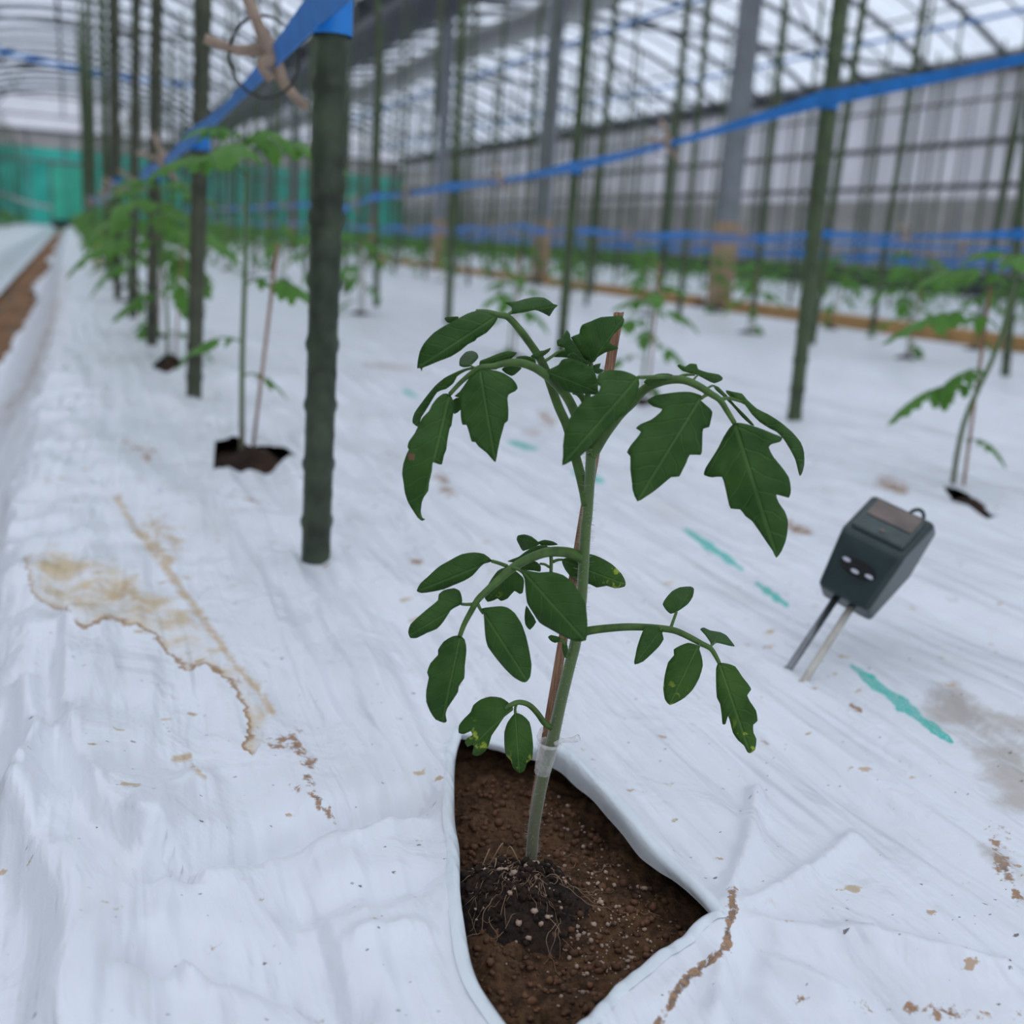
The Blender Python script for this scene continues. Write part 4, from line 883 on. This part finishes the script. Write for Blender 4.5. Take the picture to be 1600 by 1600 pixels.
def clip_geos():
    # two bowed wooden legs crossed like a peg, held by a wire ring
    a1 = crm([(-.040, 0, .004), (-.022, .002, .001), (-.006, .003, .003), (.003, .003, -.003), (.010, .003, -.014), (.024, .002, -.024)], 5)
    a2 = crm([(-.020, -.003, .036), (-.011, -.004, .022), (-.004, -.004, .010), (.003, -.004, .003), (-.004, -.004, -.004), (.002, -.003, -.012)], 5)
    rg = [(-.004+.021*math.cos(t), 0.0, .0+.023*math.sin(t)) for t in np.linspace(0, 6.283, 33)]
    return tube(a1, [.0030, .0030, .0042, .0044, .0034, .0030], 7), tube(a2, [.0036, .0034, .0050, .0036, .0028], 7), tube(rg, .0009, 6, False)
ga1, ga2, grg = clip_geos()
m_a1, m_a2, m_rg = mesh('arm', *ga1), mesh('arm', *ga2), mesh('wire_ring', *grg)
m_a1.materials.append(WOOD); m_a2.materials.append(WOOD); m_rg.materials.append(WIRE)
m_all = mesh('clip', *join(ga1, ga2, grg)[:2]); m_all.materials.append(WOOD)
def add_clip(p, rot, label, group, s=1.0, full=True):
    if full:
        c = empty('training_clip', p)
        for nm, me_ in (('arm', m_a1), ('arm', m_a2), ('wire_ring', m_rg)): link(bpy.data.objects.new(nm, me_), c)
    else:
        c = link(bpy.data.objects.new('training_clip', m_all)); c.location = tuple(p)
    c.rotation_euler = rot; c.scale = (s, s, s); return tag(c, label, 'clip', group)
viewz = math.atan2(-R[0, 2], R[1, 2])
for ri, (xp, xq, y0, q0, nm) in enumerate(ROWS):
    ks = sorted(k for (r, k) in POSTPOS if r == ri)
    if not ks: continue
    pts, w, zs = [], [], []
    P = []
    for k in ks:
        x, y, tl = POSTPOS[(ri, k)]; zt = z_on(x, y, TAPEZ[(ri, k)]) if (ri, k) in TAPEZ else (0.30 if ri > 1 else (0.335 if ri else 0.32))+rng.gauss(0, .008)
        P.append(np.array([x+tl[0]*zt, y, zt]))
    if ri in (0, 1, 2, 3): P = [P[0]+(P[0]-P[1])*np.array([1, 1, .6])]+P
    side = -1 if ri == 0 else 1
    for i, p in enumerate(P):
        pts.append(p+np.array([-.0125, -.004, 0])); w.append(.019); pts.append(p+np.array([-.0125, .004, 0])); w.append(.019)
        if i < len(P)-1:
            for t, ww in ((.12, .015), (.32, .011), (.5, .009), (.7, .012), (.9, .017)):
                qv = p+(P[i+1]-p)*t; pts.append(qv+np.array([-.0125, 0, -.006*math.sin(math.pi*t)])); w.append(ww)
    tp_ = obj('blue_tape', ribbon(pts, w), TAPE, sm=False)
    tag(tp_, 'blue plastic tape strung from post to post along the '+nm, 'tape')
    for i, p in enumerate(P):           # turns of tape round each post
        if p[1] > 9: break
        sub_ = obj('tape_turn', tube([p+np.array([0, 0, -.012]), p+np.array([0, 0, .012])], .0125, 12, False), TAPE, tp_)
    for i in range(len(P)-1):
        y = P[i][1]
        if y > 8.5: break
        t = .5 if (ri, i) != (0, 1) else .19
        c = P[i]+(P[i+1]-P[i])*t+np.array([-.014, 0, -.004]); pc_ = proj(c)
        if not (-60 < pc_[0] < 1680 and pc_[1] > -60 and pc_[2] > .3): continue
        full = pc_[2] < 3.2
        pl = {0: 'between the posts of the left row', 1: 'along the second row'}.get(ri, 'along the '+nm)
        near = {(0, 1): 'wooden peg clip with a wire ring on the tape beside the nearest post', (0, 2): 'wooden peg clip hanging left of the second post of the left row', (1, 1): 'wooden peg clip on the tape right of the tall green post'}
        lab = near.get((ri, i))
        add_clip(c, (rng.uniform(-.5, .5), rng.uniform(-.7, .7) if lab is None else 0.12, -viewz*0+(-.35 if lab else rng.uniform(-.9, .4))), lab or 'small wooden peg clip on the blue tape '+pl, None if lab else 'peg clips '+pl, 1.2 if (ri, i) == (0, 1) else 1.0, full)

# ------------------------------------------------------------------ the other seedlings
def leaf_blade(base, d, up, L, q, W=.40, n=9):
    # one toothed leaflet, drooping towards its tip
    d = _n(np.asarray(d)); sd = _n(np.cross(d, up)); nu = np.cross(sd, d); V, Fc, U = [], [], []
    dr = q.uniform(.25, .6)
    for i in range(n):
        t = i/(n-1); w = W*L*(math.sin(math.pi*min(1, t**.75))**.8)*(1 if i in (0, n-1) else (1+.22*(1 if i % 2 else -1)))*.5
        c = base+d*L*t*(1-.18*dr*t)-np.array([0, 0, 1])*L*dr*t*t
        for s in (-1, 0, 1): V.append(c+sd*w*s-nu*abs(s)*w*.35); U.append((t, s*w/L))
    for i in range(n-1):
        a = i*3; Fc += [(a, a+1, a+4, a+3), (a+1, a+2, a+5, a+4)]
    return V, Fc, U
def seedling(seed, H, nleaf=8, spec=None, lean0=None):
    q = random.Random(seed); lean = np.array([q.gauss(0, .05), q.gauss(0, .05), 0]) if lean0 is None else np.array(lean0)
    nleaf = len(spec) if spec else nleaf; top = np.array([lean[0]*H, lean[1]*H, H])
    sp2 = crm([(0, 0, -.02), (lean[0]*.01, 0, H*.3), top*np.array([.8, .8, .65]), top], 5)
    stem = tube(sp2, [.0030, .0027, .0024, .0016], 8); leaves = []; az = q.uniform(0, 6.28)
    for i in range(nleaf):
        f = i/(nleaf-1); h = .18+.80*f**.62; az += 2.4+q.gauss(0, .25)
        b = sp2[0]*0+np.array([top[0]*h, top[1]*h, H*h]); o_ = np.array([math.cos(az), math.sin(az), 0])
        L = H*(.115+.185*math.sin(math.pi*(.15+.72*f)))*q.uniform(.85, 1.15); el = .35+.75*f
        if spec: h, azd, L = spec[i]; az = math.radians(azd); f = min(1, h**1.3); el = .35+.75*f; b = np.array([top[0]*h, top[1]*h, H*h]); o_ = np.array([math.cos(az), math.sin(az), 0])
        pts = [b+o_*L*t*math.cos(el*(1-t))+np.array([0, 0, L*(math.sin(el)*t-.62*t*t)]) for t in np.linspace(0, 1, 7)]
        gs = [tube(pts, [.0011, .0005], 5)+([(.5, 0)]*35,)]
        gs[0] = (gs[0][0], gs[0][1], [(.5, .0)]*len(gs[0][0]))
        e_ = pts[-1]; dr = _n(pts[-1]-pts[-3]); gs.append(leaf_blade(e_, dr, (0, 0, 1), L*.78, q, .60))
        for kk, t in enumerate((3, 5) if f < .25 else (2, 4, 5)):
            sd = _n(np.cross(_n(pts[t]-pts[t-1]), (0, 0, 1)))
            for s in (-1, 1): gs.append(leaf_blade(pts[t], sd*s+dr*.55+np.array([0, 0, -.1]), (0, 0, 1), L*(.56 if kk else .32)*q.uniform(.8, 1.1), q, .56))
        leaves.append(join(*gs))
    return stem, leaves
PROTO = []
SPECS = {5: (.300, (.012, .0, 0), [(.25, -10, .028), (.36, 165, .042), (.55, -35, .060), (.90, 150, .062), (.93, 250, .062), (.96, -20, .060), (.99, 60, .050), (1.0, 200, .040), (1.0, 300, .040)]),
         6: (.235, (.11, -.045, 0), [(.22, -20, .030), (.44, 165, .058), (.52, 190, .040), (.72, 160, .070), (.90, 120, .060), (.94, -30, .065), (.97, 230, .050), (1.0, 20, .045), (1.0, 160, .035)])}
for s in range(7):
    stg, lvs = seedling(100+s*17, .25+.012*s, 10) if s < 5 else seedling(100+s*17, SPECS[s][0], spec=SPECS[s][2], lean0=SPECS[s][1])
    ms = mesh('stem', *stg); ms.materials.append(STEM)
    ml = [mesh('leaf', *l) for l in lvs]
    for m_ in ml: m_.materials.append(LEAF_BACKLIT)
    ma = mesh('seedling', *join(stg+(None,), *lvs)); ma.materials.append(LEAF_BACKLIT)
    PROTO.append((ms, ml, ma, (stg, lvs)))
def add_plant(x, y, s, rz, pi, parts, label, group):
    ms, ml, ma, _ = PROTO[pi]
    if parts:
        e_ = empty('tomato_seedling', (x, y, 0.0)); link(bpy.data.objects.new('stem', ms), e_)
        for m_ in ml: link(bpy.data.objects.new('leaf', m_), e_)
    else:
        e_ = link(bpy.data.objects.new('tomato_seedling', ma)); e_.location = (x, y, 0.0)
    e_.rotation_euler = (0, 0, rz); e_.scale = (s, s, s); return tag(e_, label, 'plant', group)
mound_v = []
for j in range(5):
    for i in range(10):
        a = 2*math.pi*i/10; r = .036*(1-j/4)*(1+.25*math.sin(i*2.1+j)); mound_v.append((r*math.cos(a)*1.2, r*math.sin(a), -.006+.018*(j/4)**.7))
mm_ = mesh('soil_mound', mound_v, [(j*10+i, j*10+(i+1) % 10, (j+1)*10+(i+1) % 10, (j+1)*10+i) for j in range(4) for i in range(10)]); mm_.materials.append(DARKSOIL)
stk = mesh('plant_stake', *tube([(0, 0, -.03), (.004, 0, .21)], .0018, 5)); stk.materials.append(STICK)
NEARPL = {(0, 1): ((378,700), 'slender tall seedling between the nearest and second posts', 1.0, 5), (0, 2): ((262,568), 'leafy seedling between the second and third posts of the left row', 1.05, 1), (0, 3): ((238,528), 'leafy seedling partly hidden behind the third post of the left row', 1.0, 3),
          (1, 0): ((1488,764), 'pale seedling with two stakes right of the soil meter', 1.0, 6), (1, 1): ((1000,632), 'blurred small seedling behind the right arching leaf', .72, 0), (1, 2): ((795,560), 'faint seedling behind the top leaflet of the main plant', .62, 1),
          (2, 0): ((1415,563), 'blurred seedling left of the pale seedling on the right', .9, 3), (3, 0): ((1520,549), 'blurred seedling in front of the tan board at right', .9, 0)}
pc = []
for ri, (xp, xq, y0, q0, nm) in enumerate(ROWS):
    y = q0; k = 0
    while y < 31:
        x, yy, lab, s, pi = xq+rng.gauss(0, .02), y, None, rng.uniform(.72, 1.0), rng.randrange(5)
        if (ri, k) in NEARPL: px, lab, s, pi = NEARPL[(ri, k)]; g0 = ground(*px); x, yy = g0[0], g0[1]
        a = proj((x, yy, 0))
        if not (ri == 0 and k == 0) and a[2] > .2 and -60 < a[0] < 1760: pc.append((a[2], ri, k, x, yy, lab, s, pi))
        k += 1; y += DY+.02*rng.gauss(0, 1)
pc.sort(key=lambda c: c[0]); farp = []; NTP = {0: 1}
for i, (d, ri, k, x, y, lab, s, pi) in enumerate(pc):
    nm = ROWS[ri][4]; rz = rng.uniform(0, 6.28) if pi < 5 else 0.0
    if i < 285:
        NTP[ri] = NTP.get(ri, 0)+1; own = lab
        if lab is None and ri < 4 and NTP[ri] <= 12: lab = 'tomato seedling, %s of the %s counted from the camera' % (ORD[NTP[ri]-1], nm)
        add_plant(x, y, s, rz, pi, d < 4.5, lab or 'young tomato seedling far down the '+nm, None if lab else 'seedlings of the '+nm)
        if d < 6:
            if (ri, k) not in ((0, 1), (0, 2), (1, 0), (1, 1)):
                o = link(bpy.data.objects.new('soil_mound', mm_), film if ri < 4 else None); o.location = (x, y, .004); o.rotation_euler = (0, 0, rng.uniform(0, 6))
                if ri >= 4: tag(o, 'small dark soil heap at the foot of a seedling in the '+nm, 'soil', 'soil heaps of the '+nm)
            o = link(bpy.data.objects.new('plant_stake', stk)); o.location = (x+.010, y-.004, 0); o.rotation_euler = (rng.gauss(0, .05), rng.gauss(0.02, .05), 0)
            tag(o, ('thin wooden stake at the '+lab.split(',')[0]+(' of' if own is None else '')+(lab.split(' of')[1] if own is None else '')) if 0 else ('thin stake by the '+lab.replace('tomato ', '')) if lab else 'thin wooden stake beside a distant seedling of the '+nm, 'stake', None if lab else 'stakes of the '+nm)
    else:
        c_, s_ = math.cos(rz)*s, math.sin(rz)*s; stg, lvs = PROTO[pi][3]
        g_ = join(*lvs[3:])
        farp.append(([(x+c_*v[0]-s_*v[1], y+s_*v[0]+c_*v[1], v[2]*s) for v in g_[0]], g_[1], g_[2]))
if farp: tag(obj('seedlings', join(*farp), LEAF_BACKLIT), 'green mass of tomato seedlings at the far end of the rows', 'plants', kind='stuff')

# yellow strip by the left row, irrigation pipe, leftover bits
y0_ = ground(152, 412); yb = [y0_+np.array([0, 0, .002]), y0_+np.array([.012, .0, .10]), at_Y(172, 336, y0_[1])]
ys_ = obj('marker_strip', ribbon(crm(yb, 6), [.016]*13), YELLOW, sm=False); tag(ys_, 'yellow plastic marker strip standing at the edge of the left row', 'marker')
hp = [at_Y(-60, 285, 24), at_Y(0, 302, 24.5), at_Y(40, 316, 25.5), at_Y(80, 325, 27)]
tag(obj('hose', tube(crm(hp, 6), .035, 8), DUCT), 'grey hose sagging across the bed at far left', 'hose')

# ------------------------------------------------------------------ greenhouse shell
Y0, Y1 = -3.0, 32.0; XG = 2.95; XL = -3.05; XR = 9.15; ZG = 2.40; RISE = 0.95
def arch(x, a, b):
    c, hw = (a+b)/2, (b-a)/2; return ZG+RISE*(1-((x-c)/hw)**2)
def roof_sheet(a, b):
    xs = np.linspace(a, b, 33); ys = np.linspace(Y0, Y1, 141); A, B = np.meshgrid(xs, ys)
    z = arch(A, a, b)+.012-.018*np.abs(np.sin(B*math.pi/.5))
    return np.stack([A.ravel(), B.ravel(), z.ravel()], 1), grid_faces(33, 141)
for nm, a, b in (('roof_film', XL, XG), ('roof_film', XG, XR)):
    r_ = tag(obj(nm, roof_sheet(a, b), ROOF), kind='structure')
    thin = mesh('rib', *tube([(x, 0, arch(x, a, b)-.02) for x in np.linspace(a, b, 25)], .013, 6)); thin.materials.append(STEEL)
    thick = mesh('main_rib', *tube([(x, 0, arch(x, a, b)-.05) for x in np.linspace(a, b, 25)], .032, 8)); thick.materials.append(DSTEEL)
    tie = mesh('tie_bar', *tube([(a, 0, ZG+.02), (b, 0, ZG+.02)], .022, 6)); tie.materials.append(DSTEEL)
    c = (a+b)/2; strut = mesh('strut', *join(tube([(c, 0, ZG), (c, 0, ZG+RISE-.05)], .018, 6), tube([(c-1.5, 0, ZG), (c-.8, 0, arch(c-.8, a, b)-.05)], .016, 6), tube([(c+1.5, 0, ZG), (c+.8, 0, arch(c+.8, a, b)-.05)], .016, 6))[:2]); strut.materials.append(DSTEEL)
    y = Y0+.1; k = 0
    while y < Y1:
        main = (k % 2 == 0)
        o = link(bpy.data.objects.new('main_rib' if main else 'rib', thick if main else thin), r_); o.location = (0, y, 0)
        if main and k % 8 == 0:
            for nm2, me_ in (('tie_bar', tie), ('strut', strut)): o = link(bpy.data.objects.new(nm2, me_), r_); o.location = (0, y, 0)
        y += .55; k += 1
    for f in (.14, .32, .5, .68, .86):
        x = a+(b-a)*f; obj('purlin', tube([(x, Y0, arch(x, a, b)-.04), (x, Y1, arch(x, a, b)-.04)], .014, 6), STEEL, r_)
# gutters with a rolled dark curtain under the middle one
def gutter(x):
    pr_ = [(-.20, .14), (-.10, -.04), (.10, -.04), (.20, .14), (.17, .14), (.08, -.01), (-.08, -.01), (-.17, .14)]; k = len(pr_)
    V = [(x+a, Y0, ZG-.02+b) for a, b in pr_]+[(x+a, Y1, ZG-.02+b) for a, b in pr_]
    return V, [tuple(range(k)), tuple(range(2*k-1, k-1, -1))]+[(i, (i+1) % k, k+(i+1) % k, k+i) for i in range(k)]
for x, lab in ((XG, 'dark steel gutter running between the two roof spans'), (XL, 'steel gutter along the left side of the house'), (XR+.1, 'steel gutter along the right side wall')):
    o = obj('gutter', gutter(x), DSTEEL, sm=False); tag(o, lab, 'gutter')
tag(obj('curtain_roll', tube([(XG-.12, Y0, ZG-.26+.02*math.sin(0)), (XG-.12, 6, ZG-.25), (XG-.12, 14, ZG-.27), (XG-.12, Y1, ZG-.25)], .17, 14), DSTEEL), 'dark rolled shade curtain hanging below the middle gutter', 'curtain')
tag(obj('air_duct', tube([(XG+.62, y, 2.02+.02*math.sin(y*1.3)) for y in np.linspace(5.2, Y1, 50)], [.12]*50, 14), DUCT), 'pale grey air duct hanging beside the middle gutter', 'duct')
# pillars with tan lower sleeves
yb = 4.62-2.25*2; k = 0
while yb < Y1:
    e_ = empty('pillar', (XG, yb, -.05)); ords = 'nearest|second|third|fourth|fifth'.split('|')
    kk = k-2
    tag(e_, ('grey steel pillar with tan sleeve, %s in view from the right' % ords[kk]) if 0 <= kk < 5 else 'distant grey steel pillar under the middle gutter', 'pillar', None if 0 <= kk < 5 else 'pillars under the middle gutter')
    bevel(obj('shaft', box((0, 0, 1.18), (.085, .085, 2.46)), STEEL, e_, sm=False), .008)
    bevel(obj('sleeve', box((0, 0, .22), (.094, .094, .46)), TAN, e_, sm=False), .008)
    obj('foot', box((0, 0, .02), (.18, .18, .06)), BASEM, e_, sm=False)
    yb += 2.25; k += 1
for a, b, lab in ((-1.2, 4.5, 'tan board on the ground right of the nearest pillar'), (4.75, 6.7, 'tan board on the ground between the first two pillars'), (6.95, 11.2, 'tan board on the ground among the farther pillars')):
    o = obj('ground_board', box((XG-.02, (a+b)/2, .0), (.05, b-a, .075)), BOARD, sm=False); bevel(o, .006); tag(o, lab, 'board')
# side walls
def wall(name, x, sgn):
    w_ = tag(obj(name, box((x, (Y0+Y1)/2, 1.72), (.01, Y1-Y0, 1.36)), WALLF, sm=False), kind='structure')
    obj('net_band', box((x-sgn*.01, (Y0+Y1)/2, .62), (.012, Y1-Y0, .84)), NETG, w_, sm=False)
    obj('skirt', box((x-sgn*.02, (Y0+Y1)/2, .08), (.03, Y1-Y0, .34)), BASEM, w_, sm=False)
    for z, r in ((1.17, .028), (1.62, .032), (2.06, .015)): obj('rail', tube([(x-sgn*.05, Y0, z), (x-sgn*.05, Y1, z)], r, 8), DSTEEL, w_)
    um = mesh('upright', *tube([(0, 0, -.1), (0, 0, ZG)], .011, 6)); um.materials.append(STEEL); y = Y0
    while y < Y1: o = link(bpy.data.objects.new('upright', um), w_); o.location = (x-sgn*.03, y, 0); y += .55
    return w_
wall('wall_right', XR, 1); wall('wall_left', XL, -1)
# end wall: teal sheet, door, pale band and film gable
def gable(a, b):
    xs = np.linspace(a, b, 25); V = [(x, Y1, 2.3) for x in xs]+[(x, Y1, arch(x, a, b)) for x in xs]; return V, [(i, i+1, 26+i, 25+i) for i in range(24)]
wb = tag(obj('wall_back', join(gable(XL, XG), gable(XG, XR))[:2], WALLF, sm=False), kind='structure')
for a, b in ((XL, XG), (XG, XR)):
    obj('lower_sheet', box(((a+b)/2, Y1, .93), (b-a-.1, .02, 2.06)), TEAL, wb, sm=False)
    obj('upper_band', box(((a+b)/2, Y1, 2.14), (b-a-.1, .03, .38)), BAND, wb, sm=False)
    obj('rail', box(((a+b)/2, Y1-.06, 1.62), (b-a, .05, .06)), STEEL, wb, sm=False)
    obj('rail', box(((a+b)/2, Y1-.06, 2.36), (b-a, .05, .06)), DSTEEL, wb, sm=False)
    for x in np.linspace(a+.3, b-.3, 7): obj('upright', box((x, Y1-.05, 1.2), (.05, .05, 2.4)), STEEL, wb, sm=False)
dr = tag(obj('door_1', box((.12, Y1-.08, .86), (1.0, .03, 1.42)), TEALD, sm=False), kind='structure')
obj('door_rail', box((.12, Y1-.11, 1.6), (1.1, .04, .08)), STEEL, dr, sm=False); obj('kick_plate', box((.12, Y1-.11, .05), (1.1, .04, .20)), BASEM, dr, sm=False)
for x in (-.42, .66): obj('door_post', box((x, Y1-.11, .85), (.05, .05, 1.7)), STEEL, dr, sm=False)
# blue strings under the roof
for pts, lab in (([at_Y(-80, 58, 11), at_Y(0, 80, 11.5), at_Y(165, 116, 13), at_Y(300, 134, 15)], 'blue tape crossing high up at far left'), ([(4.3, 3, 2.05), (4.3, 31, 2.05)], 'blue cord under the right-hand roof near the duct'), ([(7.3, 2, 2.35), (7.3, 31, 2.4)], 'blue cord under the right-hand roof near the side wall')):
    w_ = .045 if 'tape' in lab else .03
    P = crm(pts, 8); tag(obj('overhead_string', ribbon(P, [w_]*len(P)), TAPE, sm=False), lab, 'cord')
# land outside
V = []; xs = np.linspace(-60, 90, 60); ys = np.linspace(-40, 140, 60)
for y in ys:
    for x in xs:
        d = max(0, max(x-16, -10-x, y-48)); V.append((x, y, -.16+.10*d*min(1, d/20)+(.8*fbm(x*.05, y*.05, 3, 3) if d > 2 else 0)))
tag(obj('ground_outside', (V, grid_faces(60, 60)), HILLM), kind='structure')
